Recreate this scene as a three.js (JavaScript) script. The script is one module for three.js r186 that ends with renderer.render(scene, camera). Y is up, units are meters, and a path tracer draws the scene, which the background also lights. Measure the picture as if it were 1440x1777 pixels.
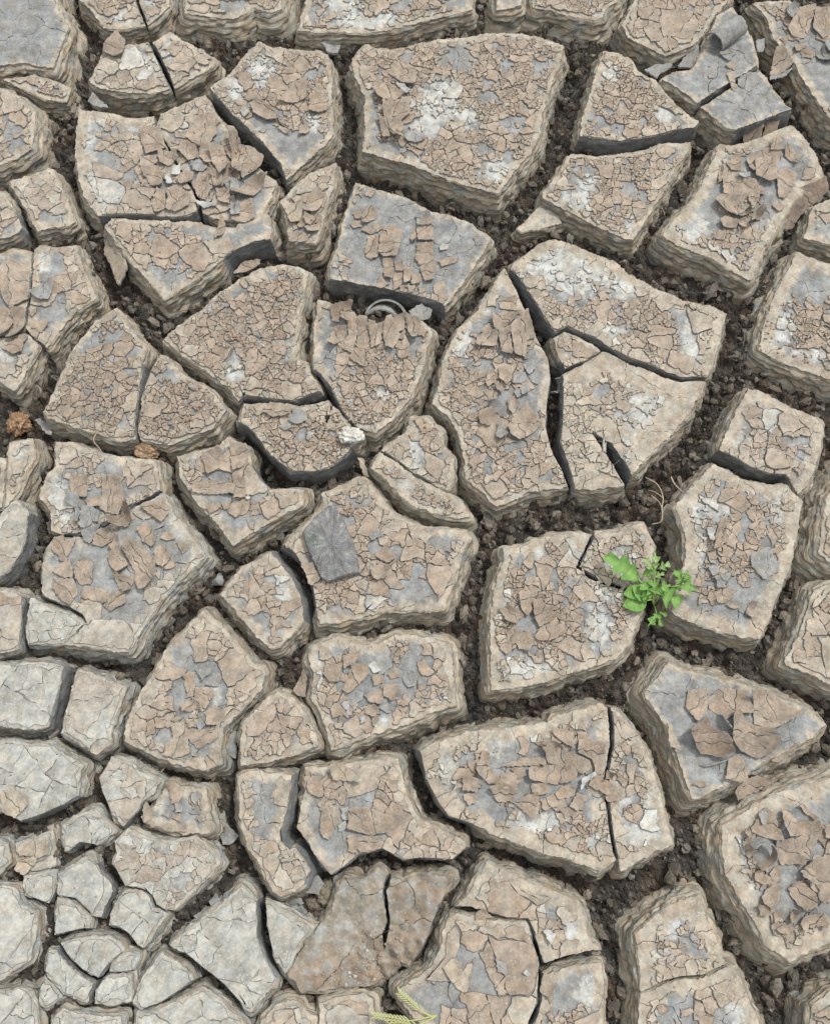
import * as THREE from 'three';
import { createNoise2D, createNoise3D } from 'simplex-noise';

// ---------------------------------------------------------------- camera, sky, sun, exposure
const scene = new THREE.Scene();
const TILT = 17 * Math.PI / 180, DIST = 1.112, FPX = 1602, CX = 720, CY = 888.5;
const camera = new THREE.PerspectiveCamera(2 * Math.atan(CY / FPX) * 180 / Math.PI, 829 / 1024, 0.05, 60);
camera.position.set(0, DIST * Math.cos(TILT), DIST * Math.sin(TILT));
camera.lookAt(0, 0, 0);
const renderer = new THREE.WebGLRenderer();
renderer.toneMapping = THREE.LinearToneMapping;
renderer.toneMappingExposure = 2.14;
renderer.shadowMap.enabled = true;

const SUN = new THREE.Vector3(0.46, 1.0, -0.44).normalize();
{ // overcast sky: CIE overcast gradient, a little brighter round the veiled sun
  const W = 256, H = 128, d = new Float32Array(W * H * 4);
  for (let j = 0; j < H; j++) for (let i = 0; i < W; i++) {
    const el = (j + 0.5) / H * Math.PI - Math.PI / 2, az = (i + 0.5) / W * 2 * Math.PI - Math.PI;
    const v = new THREE.Vector3(Math.cos(el) * Math.cos(az), Math.sin(el), Math.cos(el) * Math.sin(az));
    const s = Math.max(0, v.y), g = Math.max(0, v.dot(SUN));
    let L = 0.56 * (1 + 2 * s) / 3 + 0.45 * Math.pow(g, 6);
    if (v.y < 0) L = 0.22;
    const o = (j * W + i) * 4;
    d[o] = L; d[o + 1] = L; d[o + 2] = L * 1.005; d[o + 3] = 1;
  }
  const sky = new THREE.DataTexture(d, W, H, THREE.RGBAFormat, THREE.FloatType);
  sky.mapping = THREE.EquirectangularReflectionMapping; sky.magFilter = THREE.LinearFilter; sky.needsUpdate = true;
  scene.background = sky; scene.environment = sky;
}
const sun = new THREE.DirectionalLight(0xfffaf3, 1.5);
sun.position.copy(SUN).multiplyScalar(4); sun.castShadow = true; sun.shadow.radius = 20;
sun.shadow.mapSize.set(4096, 4096);
Object.assign(sun.shadow.camera, { left: -1, right: 1, top: 1.1, bottom: -1.1, near: 1, far: 8 });
scene.add(sun, sun.target);

// ---------------------------------------------------------------- helpers
function rng(a) { return () => { a = (a + 0x6d2b79f5) | 0; let t = Math.imul(a ^ (a >>> 15), 1 | a); t = (t + Math.imul(t ^ (t >>> 7), 61 | t)) ^ t; return ((t ^ (t >>> 14)) >>> 0) / 4294967296; }; }
const n2 = createNoise2D(rng(11)), n2b = createNoise2D(rng(12)), n2c = createNoise2D(rng(13)), n3 = createNoise3D(rng(14));
const fbm = (x, y, o = 4, f = n2) => { let s = 0, a = 0.5; for (let i = 0; i < o; i++) { s += a * f(x, y); x = x * 2.03 + 7.1; y = y * 2.03 - 3.7; a *= 0.5; } return s; };
const clamp = (x, a = 0, b = 1) => Math.min(b, Math.max(a, x)), mix = (a, b, t) => a + (b - a) * t;
const sm = (a, b, x) => { const t = clamp((x - a) / (b - a)); return t * t * (3 - 2 * t); };
const mix3 = (a, b, t) => [mix(a[0], b[0], t), mix(a[1], b[1], t), mix(a[2], b[2], t)];
const ct = Math.cos(TILT), st = Math.sin(TILT), CAMY = DIST * ct, CAMZ = DIST * st;
// a point of the photograph, brought to the level y it stands at
function at(u, v, y = 0) {
  const a = (u - CX) / FPX, b = (CY - v) / FPX, dy = b * st - ct, dz = -b * ct - st, t = (y - CAMY) / dy;
  return [a * t, CAMZ + dz * t];
}
const PX = DIST / FPX;                       // metres per photograph pixel at the middle
const names = {};
function numbered(n) { const k = names[n] = (names[n] ?? -1) + 1; return k ? n + '_' + String(k).padStart(3, '0') : n; }
function thing(o, name, label, category, group) { o.name = numbered(name); o.userData = { label, category }; if (group) o.userData.group = group; scene.add(o); return o; }
function shade(o) { o.castShadow = true; o.receiveShadow = true; return o; }
function area2(p) { let s = 0; for (let i = 0, n = p.length; i < n; i++) { const a = p[i], b = p[(i + 1) % n]; s += a[0] * b[1] - b[0] * a[1]; } return s / 2; }
function inside(p, x, z) { let c = false; for (let i = 0, j = p.length - 1; i < p.length; j = i++) { const a = p[i], b = p[j]; if ((a[1] > z) !== (b[1] > z) && x < (b[0] - a[0]) * (z - a[1]) / (b[1] - a[1]) + a[0]) c = !c; } return c; }
function edgeDist(p, x, z) { let m = 1e9; for (let i = 0, j = p.length - 1; i < p.length; j = i++) { const a = p[j], b = p[i], dx = b[0] - a[0], dz = b[1] - a[1], t = clamp(((x - a[0]) * dx + (z - a[1]) * dz) / (dx * dx + dz * dz + 1e-12)), ex = x - a[0] - t * dx, ez = z - a[1] - t * dz, d = ex * ex + ez * ez; if (d < m) m = d; } return Math.sqrt(m); }
// keeps the part of polygon p where (q - o) . n <= 0
function halfPlane(p, ox, oz, nx, nz) {
  const out = [];
  for (let i = 0, n = p.length; i < n; i++) {
    const a = p[i], b = p[(i + 1) % n], da = (a[0] - ox) * nx + (a[1] - oz) * nz, db = (b[0] - ox) * nx + (b[1] - oz) * nz;
    if (da <= 0) out.push(a);
    if ((da < 0 && db > 0) || (da > 0 && db < 0)) { const t = da / (da - db); out.push([a[0] + (b[0] - a[0]) * t, a[1] + (b[1] - a[1]) * t]); }
  }
  return out;
}
function clipConvex(subject, clip) {         // clip is convex and counter-clockwise by area2 > 0
  let p = subject;
  for (let i = 0, n = clip.length; i < n && p.length; i++) { const a = clip[i], b = clip[(i + 1) % n]; p = halfPlane(p, a[0], a[1], b[1] - a[1], a[0] - b[0]); }
  return p;
}
function resample(p, step) {
  const out = [];
  for (let i = 0, n = p.length; i < n; i++) { const a = p[i], b = p[(i + 1) % n], L = Math.hypot(b[0] - a[0], b[1] - a[1]), k = Math.max(1, Math.round(L / step)); for (let j = 0; j < k; j++) out.push([mix(a[0], b[0], j / k), mix(a[1], b[1], j / k), a[2] ?? 0]); }
  return out;
}
const centroid = (p) => { let x = 0, z = 0; for (const q of p) { x += q[0]; z += q[1]; } return [x / p.length, z / p.length]; };

class Mesher {
  constructor() { this.p = []; this.c = []; this.u = []; this.i = []; }
  v(x, y, z, c, u, w) { this.p.push(x, y, z); this.c.push(c[0], c[1], c[2]); this.u.push(u, w); return this.p.length / 3 - 1; }
  t(a, b, c) { this.i.push(a, b, c); }
  q(a, b, c, d) { this.i.push(a, b, c, a, c, d); }
  geo() {
    const g = new THREE.BufferGeometry();
    g.setAttribute('position', new THREE.Float32BufferAttribute(this.p, 3)); g.setAttribute('color', new THREE.Float32BufferAttribute(this.c, 3)); g.setAttribute('uv', new THREE.Float32BufferAttribute(this.u, 2));
    g.setIndex(this.i); g.computeVertexNormals(); return g;
  }
}

// ---------------------------------------------------------------- textures (grain and fine relief only)
function tex(w, h, f, srgb) {
  const d = new Uint8Array(w * h * 4);
  for (let j = 0; j < h; j++) for (let i = 0; i < w; i++) { const c = f(i / w, j / h), o = (j * w + i) * 4; for (let k = 0; k < 3; k++) d[o + k] = clamp(Array.isArray(c) ? c[k] : c) * 255; d[o + 3] = 255; }
  const t = new THREE.DataTexture(d, w, h, THREE.RGBAFormat); t.wrapS = t.wrapT = THREE.RepeatWrapping; t.magFilter = THREE.LinearFilter; t.minFilter = THREE.LinearMipmapLinearFilter; t.generateMipmaps = true;
  if (srgb) t.colorSpace = THREE.SRGBColorSpace; t.needsUpdate = true; return t;
}
const TAU = Math.PI * 2;
// gradient noise that repeats after one tile; f is the number of cells across the tile
const tile = (u, v, f, s = 0) => {
  const N = Math.max(2, Math.round(f * 2)), x = (u - Math.floor(u)) * N, y = (v - Math.floor(v)) * N, i = Math.floor(x), j = Math.floor(y), a = x - i, b = y - j, fa = a * a * a * (a * (a * 6 - 15) + 10), fb = b * b * b * (b * (b * 6 - 15) + 10);
  const g = (p, q) => { const t = hash(((i + p) % N) + s * 3.1, ((j + q) % N) + s * 1.7 + 0.5) * 6.2831853; return Math.cos(t) * (a - p) + Math.sin(t) * (b - q); };
  return 1.5 * mix(mix(g(0, 0), g(1, 0), fa), mix(g(0, 1), g(1, 1), fa), fb);
};
const hash = (x, y) => { const s = Math.sin(x * 127.1 + y * 311.7) * 43758.5453; return s - Math.floor(s); };
function cells(u, v, N, s = 0) {             // tiling cellular noise: nearest, second nearest, id
  const x = u * N, y = v * N, ix = Math.floor(x), iy = Math.floor(y); let d1 = 9, d2 = 9, id = 0;
  for (let a = -1; a < 2; a++) for (let b = -1; b < 2; b++) { const gx = ((ix + a) % N + N) % N, gy = ((iy + b) % N + N) % N, dx = ix + a + hash(gx + s, gy) - x, dy = iy + b + hash(gx, gy + s + 5) - y, d = Math.hypot(dx, dy); if (d < d1) { d2 = d1; d1 = d; id = hash(gx + 3.3, gy + 1.7 + s); } else if (d < d2) d2 = d; }
  return [d1, d2, id];
}
// clay: speckled, with pale mineral specks; one tile is 0.16 m
const clayMap = tex(768, 768, (u, v) => {
  const g = 0.84 + 0.09 * tile(u, v, 3, 1) + 0.09 * tile(u, v, 9, 4) + 0.07 * tile(u + v, v - u, 17, 7) + 0.16 * (hash(u * 991, v * 877) - 0.5);
  const [d, , id] = cells(u, v, 46, 2), k = id > 0.8 && d < 0.16 + 0.2 * (id - 0.8) ? 0.2 : 0, w = tile(u, v, 5, 12) * 0.025;
  return [g + k + w, g + k, g + k - w];
}, true);
const clayBump = tex(768, 768, (u, v) => {
  const [a, b] = cells(u + 0.012 * tile(u, v, 6, 3), v + 0.012 * tile(u, v, 6, 8), 26, 1), cr = sm(0.0, 0.07, b - a), on = sm(-0.1, 0.15, tile(u, v, 3, 20));
  return 0.5 + 0.16 * tile(u, v, 9, 2) + 0.10 * tile(u + v, v - u, 15, 5) + 0.10 * (hash(u * 733, v * 911) - 0.5) - 0.35 * (1 - cr) * on;
});
// layered wall: thin beds with broken joints; one tile is 0.24 m along the wall by 0.08 m down it
const wallMap = tex(1024, 512, (u, v) => {
  const w = v + 0.016 * tile(u, v, 2, 31) + 0.006 * tile(u, v, 8, 33), y = w - Math.floor(w), rows = 34, k = Math.floor(y * rows), bed = hash(k, 17) - 0.5 + 0.5 * (hash(Math.floor(y * 9), 4) - 0.5);
  const g = 0.82 + 0.16 * bed + 0.10 * tile(u, v, 9, 47) + 0.07 * tile(u, v, 28, 48) + 0.10 * (hash(u * 613, v * 517) - 0.5), t = 0.05 * tile(u, w, 5, 50);
  return [g + t, g, g - t];
}, true);
const wallBump = tex(1024, 512, (u, v) => {
  const w = v + 0.016 * tile(u, v, 2, 31) + 0.006 * tile(u, v, 8, 33), rows = 17, y = (w - Math.floor(w)) * rows, k = Math.floor(y), fr = y - k, cols = 12 + Math.floor(hash(k, 3) * 14);
  const x = (u * cols + hash(k, 9) + 0.35 * tile(u, v, 12, 60)), q = ((Math.floor(x) % cols) + cols) % cols, fx = x - Math.floor(x), id = hash(q, k), on = hash(q + 0.5, k + 2) > 0.45;
  const joint = Math.min(sm(0, 0.14, fr) * sm(0, 0.10, 1 - fr), on ? sm(0, 0.07, fx) : 1);
  return 0.34 * joint + 0.24 * id + 0.14 * tile(u, v, 10, 63) + 0.10 * tile(u, v, 26, 66) + 0.08 * hash(u * 421, v * 377) + 0.12;
});
const soilMap = tex(512, 512, (u, v) => { const [d, , id] = cells(u, v, 60, 9), g = 0.68 + 0.2 * tile(u, v, 5, 71) + 0.14 * tile(u, v, 18, 74) + 0.22 * (id - 0.5) + 0.1 * (hash(u * 311, v * 299) - 0.5), t = 0.05 * tile(u, v, 4, 77); return [g + t, g, g - t]; }, true);
const soilBump = tex(512, 512, (u, v) => { const [d, e] = cells(u, v, 40, 4), [d2, e2] = cells(u, v, 90, 6); return 0.2 + 0.4 * sm(0, 0.35, e - d) + 0.25 * sm(0, 0.3, e2 - d2) + 0.15 * tile(u, v, 20, 80); });
const std = (o) => new THREE.MeshStandardMaterial({ roughness: 0.95, metalness: 0, vertexColors: true, side: THREE.DoubleSide, ...o });
const M = {
  clay: std({ map: clayMap, bumpMap: clayBump, bumpScale: 0.0009 }),
  wall: std({ map: wallMap, bumpMap: wallBump, bumpScale: 0.0017 }),
  fresh: std({ map: clayMap, bumpMap: clayBump, bumpScale: 0.0011, roughness: 0.9 }),
  soil: std({ map: soilMap, bumpMap: soilBump, bumpScale: 0.003 }),
};
const UVT = 0.16;
// base colours (linear)
const C = { tan: [0.392, 0.326, 0.260], tan2: [0.352, 0.289, 0.227], cream: [0.455, 0.415, 0.340], pale: [0.425, 0.424, 0.385], grey: [0.276, 0.281, 0.275], greyL: [0.358, 0.363, 0.354], salt: [0.54, 0.545, 0.51], wallTop: [0.445, 0.398, 0.312], wallLow: [0.275, 0.250, 0.202], fresh: [0.185, 0.192, 0.196], soil: [0.122, 0.104, 0.083], soilRed: [0.124, 0.082, 0.057] };

// ---------------------------------------------------------------- ground in the cracks
const groundLevel = (x, z) => -0.039 + 0.011 * sm(-0.12, -0.40, x) * sm(0.18, 0.40, z) + 0.010 * fbm(x * 7, z * 7, 2, n2c);
function groundY(x, z) {
  let h = groundLevel(x, z) + 0.013 * fbm(x * 34, z * 34, 3, n2b);
  const [d1, d2] = cells(x * 2.1 + 5, z * 2.1 + 5, 64, 3); h += 0.006 * sm(0, 0.5, d2 - d1);
  const [e1, e2] = cells(x * 2.1 + 9, z * 2.1 + 2, 150, 8); h += 0.003 * sm(0, 0.5, e2 - e1);
  return h;
}
{
  const line = (a, b, step, far) => { const o = []; for (let x = a; x <= b; x += step) o.push(x); let s = step; while (o[0] > -far) { s *= 1.6; o.unshift(o[0] - s); } s = step; while (o[o.length - 1] < far) { s *= 1.6; o.push(o[o.length - 1] + s); } return o; };
  const X = line(-0.66, 0.66, 0.0034, 20), Z = line(-0.86, 0.70, 0.0034, 20), m = new Mesher();
  for (const z of Z) for (const x of X) { const far = Math.max(Math.abs(x), Math.abs(z)) > 1.2, r = sm(0.05, 0.45, fbm(x * 9 + 3, z * 9, 3, n2c) + 0.15), k = 0.85 + 0.35 * fbm(x * 40, z * 40, 3); const c = mix3(C.soil, C.soilRed, r * 0.7); m.v(x, far ? -0.039 : groundY(x, z), z, c.map((q) => q * k), x / 0.22, z / 0.22); }
  const w = X.length; for (let j = 0; j < Z.length - 1; j++) for (let i = 0; i < w - 1; i++) m.q(j * w + i, (j + 1) * w + i, (j + 1) * w + i + 1, j * w + i + 1);
  const g = shade(new THREE.Mesh(m.geo(), M.soil)); g.name = 'ground'; g.userData = { kind: 'structure', label: 'dark crumbly moist soil at the bottom of the cracks' }; scene.add(g);
}
// ---------------------------------------------------------------- mud blocks: outline (a third number 1 marks a clean grey break), label, options in photograph pixels
// bare: no skin; salt: pale crust; cell: size of skin pieces; pale: bleached skin; lift: level of the top in mm
const BLOCKS = [
  { l: 'smooth bare grey mud block in the top left corner', p: [[-60, -60], [92, -60], [93, 0], [119, 47], [92, 118], [69, 114], [42, 108], [0, 114], [-60, 118]], bare: 1, lift: 3, flare: 1.5, mainGrey: 1 },
  { l: 'left half of the round-fronted tan block at the top edge', p: [[134, -60], [222, -60], [235, 0, 1], [252, 43], [217, 49], [180, 46], [161, 17], [142, 0]], salt: [[217, 30, 22, 14]], smooth: 1 },
  { l: 'right half of the round-fronted tan block at the top edge', p: [[228, -60], [296, -60], [294, 8], [278, 25], [257, 42, 1], [241, 0, 1]], salt: [[258, 5, 14, 12]], smooth: 1 },
  { l: 'tan block with a ragged grey front face at the top edge', p: [[325, -60], [322, 22], [345, 26], [380, 30], [405, 32], [425, 24], [440, 12], [470, 22], [487, 14], [492, -60]], flare: 2.4, cell: 20 },
  { l: 'wide block at the top edge with a white crust band', p: [[540, -60], [533, 0], [525, 28], [519, 53], [556, 57], [594, 56], [639, 57], [678, 51], [733, 36], [800, 21], [819, 14], [817, -60]], salt: [[640, 38, 60, 16], [595, 10, 30, 20]], grey: [[805, 0, 30, 22]], cell: 14 },
  { l: 'narrow grey block sliver cut by the top edge', p: [[862, -60], [862, 16], [880, 15], [903, 8], [905, -60]], bare: 1, flare: 1.6 },
  { l: 'tan block with a tall layered front at the top edge', p: [[925, -60], [924, 13], [956, 17], [983, 26], [1031, 35], [1044, 30], [1050, 17], [1071, 0], [1090, -60]], flare: 2.0, cell: 13 },
  { l: 'block under large tan plates beside the rolled grey sheet', p: [[1116, -60], [1101, 0], [1080, 44], [1090, 64], [1137, 88], [1154, 96], [1190, 83], [1207, 74], [1218, 60], [1240, 25], [1262, 0], [1280, -60]], cell: 30, grey: [[1120, 75, 26, 10]] },
  { l: 'bare grey block with the rolled sheet, upper piece', p: [[1150, 137], [1168, 126], [1201, 121], [1218, 94], [1245, 27], [1270, 14], [1290, 42], [1307, 75], [1315, 112, 1], [1279, 134, 1], [1240, 158, 1], [1210, 177], [1195, 165], [1170, 148]], bare: 1, lift: 4, mainGrey: 1 },
  { l: 'bare grey block below the rolled sheet, lower piece', p: [[1217, 185, 1], [1245, 167, 1], [1283, 142, 1], [1318, 123], [1340, 155], [1360, 180], [1373, 188, 1], [1366, 192, 1], [1320, 208, 1], [1275, 225], [1262, 222], [1240, 204]], bare: 1, lift: 4, mainGrey: 1 },
  { l: 'block in the top right corner with large lifted plates', p: [[1305, 6], [1330, 3], [1368, 1], [1380, 12], [1410, 18], [1440, 14], [1530, 20], [1530, 260], [1440, 205], [1398, 147], [1376, 106], [1343, 67], [1329, 28]], grey: [[1400, 105, 45, 40], [1440, 130, 40, 60]], cell: 22, lift: 2 },
  { l: 'thin tan shard block leaning below the smooth grey corner block', p: [[8, 138], [25, 136], [58, 131], [92, 139], [122, 151], [115, 175], [78, 171], [42, 155]], cell: 16, lift: -6 },
  { l: 'tan block with a grey hollow at the left edge', p: [[-60, 150], [0, 153], [33, 167], [58, 189], [62, 196], [56, 256], [28, 274], [0, 286], [-60, 290]], grey: [[27, 245, 16, 30]], cell: 26, flare: 1.8 },
  { l: 'small squarish block with a bare grey lower edge', p: [[17, 314], [56, 304], [85, 294], [94, 296], [106, 322], [119, 352], [129, 384], [118, 392], [90, 394], [66, 400], [60, 390], [47, 362], [30, 338]], grey: [[95, 382, 36, 20]], cell: 34, pale: 0.3, gap: 0.4 },
  { l: 'block with a smooth grey flank at the left edge', p: [[-60, 335], [0, 332], [14, 345], [26, 366, 1], [40, 395, 1], [30, 406], [0, 414], [-60, 416]], grey: [[36, 392, 14, 24]], cell: 24 },
  { l: 'tan plated block with a grey chip, left of the peaked block', p: [[60, 433], [69, 426], [94, 429], [111, 429], [131, 426], [142, 459], [156, 490], [168, 518], [133, 540], [106, 571], [83, 604], [79, 601, 1], [56, 584, 1], [46, 571, 1], [51, 534, 1], [56, 512, 1], [58, 473]], grey: [[82, 548, 36, 34]], salt: [[74, 450, 14, 24]], cell: 34, gap: 0.5 },
  { l: 'block carrying a big cracked plate at the left edge', p: [[-60, 445], [0, 440], [25, 432], [54, 438], [54, 475, 1], [52, 510, 1], [46, 535, 1], [44, 560], [34, 576], [0, 582], [-60, 584]], grey: [[20, 470, 40, 60], [10, 540, 40, 30]], cell: 24 },
  { l: 'pale cornered block below the big plate at the left edge', p: [[-60, 640], [-60, 590], [10, 588], [40, 580], [53, 584], [67, 600], [52, 632], [38, 660], [26, 678], [0, 660]], salt: [[10, 620, 14, 12]], grey: [[50, 600, 16, 10]], cell: 20, pale: 0.2 },
  { l: 'broad cracked block above the flake pile, left piece', p: [[137, 189], [160, 193], [194, 195], [222, 205], [250, 205], [268, 201, 1], [270, 222, 1], [280, 238, 1], [290, 255, 1], [302, 280, 1], [318, 305, 1], [333, 328, 1], [343, 350, 1], [342, 368, 1], [325, 376, 1], [305, 378, 1], [260, 374, 1], [222, 372, 1], [172, 374], [160, 360], [147, 339], [137, 305], [132, 264], [133, 236]], salt: [[152, 290, 16, 70], [150, 215, 22, 18], [235, 220, 26, 8], [180, 345, 22, 24]], grey: [[290, 340, 30, 26]], cell: 24, pale: 0.12, rim: 15 },
  { l: 'block buried under the big flake pile', p: [[279, 197], [310, 183], [356, 165], [368, 192], [388, 215], [410, 250], [430, 275], [455, 300], [478, 316], [470, 345], [452, 375], [440, 388], [415, 386], [390, 380], [362, 376, 1], [352, 372, 1], [347, 345, 1], [335, 325, 1], [318, 300, 1], [303, 275, 1], [292, 252, 1], [281, 236, 1], [274, 220]], salt: [[318, 210, 22, 20]], grey: [[385, 250, 40, 40], [440, 340, 40, 40], [330, 300, 20, 20]], cell: 22 },
  { l: 'grey-fronted block with a ring-shaped curl, right of the flake pile', p: [[448, 74], [472, 83], [511, 86], [556, 89], [568, 95], [574, 110], [576, 139], [574, 164], [577, 194], [577, 232], [566, 248], [530, 280], [497, 311, 1], [486, 282, 1], [456, 247, 1], [428, 219, 1], [405, 200, 1], [385, 178, 1], [370, 160], [366, 152], [400, 129], [428, 94]], salt: [[456, 125, 24, 26], [412, 155, 16, 18], [545, 215, 16, 16]], grey: [[490, 255, 60, 36], [440, 218, 20, 14]], cell: 15 },
  { l: 'half-round block under the small top shard, left half', p: [[181, 75], [219, 80], [258, 74, 1], [269, 97, 1], [281, 122, 1], [294, 153], [264, 161], [231, 161], [194, 157], [167, 149], [156, 139], [167, 119], [181, 92]], salt: [[258, 120, 16, 28], [228, 105, 14, 14]], cell: 26, pale: 0.15, gap: 0.6 },
  { l: 'half-round block under the small top shard, right half', p: [[266, 74], [294, 56], [319, 71], [347, 85], [375, 103], [369, 114], [342, 131], [303, 153, 1], [291, 122, 1], [277, 94, 1]], salt: [[290, 95, 12, 26]], cell: 20, pale: 0.12, gap: 0.6 },
  { l: 'largest tan block in the upper middle, finely cracked', p: [[622, 86], [633, 76], [655, 83], [680, 86], [733, 74], [769, 67], [800, 67], [842, 58], [869, 56], [911, 58], [947, 69], [978, 78], [970, 112], [956, 144], [941, 194], [933, 239], [919, 267], [892, 297], [864, 336], [842, 331], [800, 319], [756, 303], [706, 283], [683, 278], [650, 268], [631, 264], [634, 222], [633, 167], [619, 136], [610, 112]], grey: [[645, 215, 16, 50], [670, 258, 36, 12], [800, 95, 22, 24], [935, 115, 10, 14], [720, 285, 14, 8]], salt: [[760, 180, 40, 40], [745, 215, 24, 28], [870, 300, 30, 24], [810, 205, 16, 20]], cell: 13.5, lift: 5, rim: 9 },
  { l: 'rounded-corner tan block right of the largest block', p: [[1046, 90], [1070, 92], [1094, 103], [1106, 122], [1133, 139], [1150, 158], [1169, 178], [1200, 204], [1213, 209, 1], [1207, 219, 1], [1173, 226, 1], [1151, 232, 1], [1112, 240, 1], [1071, 245, 1], [1044, 243, 1], [1006, 236], [1011, 206], [1031, 139]], grey: [[1190, 212, 20, 12], [1078, 236, 10, 8]], salt: [[1060, 130, 14, 18], [1150, 200, 16, 14]], cell: 12.5, lift: 2 },
  { l: 'fan-shaped tan block below the rounded-corner block', p: [[992, 268], [1022, 271], [1047, 272], [1075, 268], [1114, 261], [1153, 249], [1196, 247], [1193, 262], [1172, 290], [1158, 322], [1134, 358], [1112, 390], [1098, 413], [1083, 412], [1047, 398], [1020, 384], [992, 368], [972, 358], [942, 344], [944, 333], [967, 306], [983, 275]], grey: [[1165, 265, 12, 14], [995, 312, 12, 10]], salt: [[1000, 345, 26, 16], [1100, 392, 20, 16], [1020, 320, 16, 14]], cell: 12.5 },
  { l: 'tilted grey-tan chunk wedged below the fan-shaped block', p: [[942, 350], [962, 366], [974, 386], [945, 394], [905, 402], [898, 396], [915, 382], [930, 364]], bare: 1, lift: -14, rimTan: 1 },
  { l: 'block carrying the tall flake heap near the right edge', p: [[1250, 250], [1268, 255], [1301, 247], [1334, 236], [1373, 218], [1390, 233], [1410, 262], [1424, 292], [1425, 314], [1395, 326], [1376, 350], [1362, 370], [1348, 396], [1323, 428], [1306, 476], [1298, 484], [1271, 470], [1234, 446], [1184, 429], [1150, 408], [1165, 387], [1204, 346], [1225, 305], [1240, 272]], grey: [[1360, 260, 60, 40], [1350, 355, 50, 50], [1215, 380, 40, 36], [1330, 300, 60, 40], [1240, 320, 20, 50]], salt: [[1195, 395, 34, 26], [1255, 445, 24, 14]], cell: 15, flare: 1.3, rim: 14 },
  { l: 'half-seen grey-tan block at the right edge', p: [[1409, 359], [1440, 346], [1510, 340], [1520, 450], [1440, 424], [1396, 412], [1402, 390]], grey: [[1425, 400, 30, 20]], cell: 20 },
  { l: 'large grey-tan block with a tall layered front at the right edge', p: [[1384, 438], [1409, 451], [1440, 459], [1560, 470], [1560, 690], [1440, 658], [1387, 640], [1345, 622], [1317, 608], [1323, 573], [1340, 520], [1366, 470]], grey: [[1415, 480, 60, 50], [1350, 595, 30, 24]], salt: [[1355, 560, 20, 36], [1400, 620, 40, 12]], cell: 11, flare: 1.6, rim: 17 },
  { l: 'great split block right of centre, left piece with a grey crescent', p: [[875, 466, 1], [892, 497, 1], [906, 529, 1], [919, 557, 1], [931, 587, 1], [950, 621, 1], [955, 654, 1], [950, 690, 1], [946, 740, 1], [957, 783, 1], [976, 817, 1], [984, 843], [947, 850], [917, 852], [894, 866], [863, 877], [850, 868], [833, 850], [808, 831], [806, 792], [796, 750], [780, 725], [752, 700], [764, 659], [772, 618], [797, 571], [828, 543], [847, 512], [866, 479]], grey: [[880, 520, 22, 40], [930, 660, 24, 60], [900, 700, 60, 20], [930, 740, 30, 20], [860, 560, 40, 36]], salt: [[800, 590, 16, 36], [840, 535, 14, 16]], cell: 15, lift: 1 },
  { l: 'great split block right of centre, upper piece with a white crust', p: [[964, 416], [992, 426], [1033, 443], [1072, 459], [1090, 476], [1132, 498], [1184, 521], [1234, 532], [1258, 545], [1248, 590], [1238, 620], [1226, 652, 1], [1184, 654, 1], [1151, 643, 1], [1123, 631, 1], [1090, 622, 1], [1057, 603, 1], [1040, 590, 1], [1006, 577, 1], [983, 566, 1], [962, 576, 1], [944, 552, 1], [922, 516, 1], [903, 488, 1], [886, 466], [893, 456], [908, 446], [936, 426]], salt: [[990, 465, 100, 44], [1050, 580, 30, 24], [1080, 500, 30, 18], [1200, 600, 20, 50]], cell: 14, lift: 2, pale: 0.05, rim: 15 },
  { l: 'great split block right of centre, small triangular middle piece', p: [[962, 588], [980, 577], [1005, 588], [1034, 602], [1041, 609, 1], [1018, 626, 1], [980, 640, 1], [972, 625], [965, 605]], salt: [[995, 608, 8, 8]], cell: 20, lift: 0 },
  { l: 'great split block right of centre, lower piece with bleached edge', p: [[977, 652], [986, 648], [1025, 629], [1047, 613], [1057, 616], [1090, 634], [1123, 644], [1151, 656], [1184, 665], [1222, 662], [1207, 693], [1196, 716], [1165, 752], [1123, 790], [1096, 824, 1], [1064, 772, 1], [1022, 745, 1], [1050, 784, 1], [1083, 842], [1050, 846], [1015, 849], [997, 848, 1], [987, 811, 1], [972, 769, 1], [975, 736, 1], [976, 700, 1]], salt: [[1150, 720, 70, 50], [1190, 690, 40, 40], [1100, 770, 36, 40], [1070, 720, 10, 8]], cell: 14, lift: 1, pale: 0.1, rim: 40 },
  { l: 'square tan block above the sprouting block near the right edge', p: [[1298, 675], [1318, 679], [1354, 699], [1382, 712], [1428, 730], [1424, 771], [1411, 815], [1400, 841], [1384, 857], [1373, 838, 1], [1362, 824, 1], [1334, 823, 1], [1301, 811, 1], [1276, 796, 1], [1248, 780], [1262, 749], [1276, 716], [1290, 693]], salt: [[1335, 730, 18, 12], [1275, 750, 12, 40]], grey: [[1310, 690, 30, 10]], cell: 21, pale: 0.1, lift: 2, rim: 15 },
  { l: 'long block right of the green seedling', p: [[1237, 806], [1259, 818], [1284, 832], [1318, 841], [1366, 844], [1380, 860], [1391, 870], [1383, 904], [1378, 938], [1368, 985], [1347, 1031], [1330, 1075], [1317, 1108], [1290, 1106], [1262, 1099], [1207, 1082], [1173, 1068], [1160, 1058], [1178, 1010], [1188, 985], [1190, 938], [1182, 904], [1170, 880], [1196, 852], [1221, 824]], salt: [[1240, 880, 26, 26], [1290, 845, 22, 10], [1205, 930, 14, 60], [1350, 885, 12, 20]], grey: [[1255, 1070, 90, 26], [1310, 1050, 40, 36], [1185, 1040, 22, 40]], cell: 13.5, lift: 2, rim: 18 },
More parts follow.
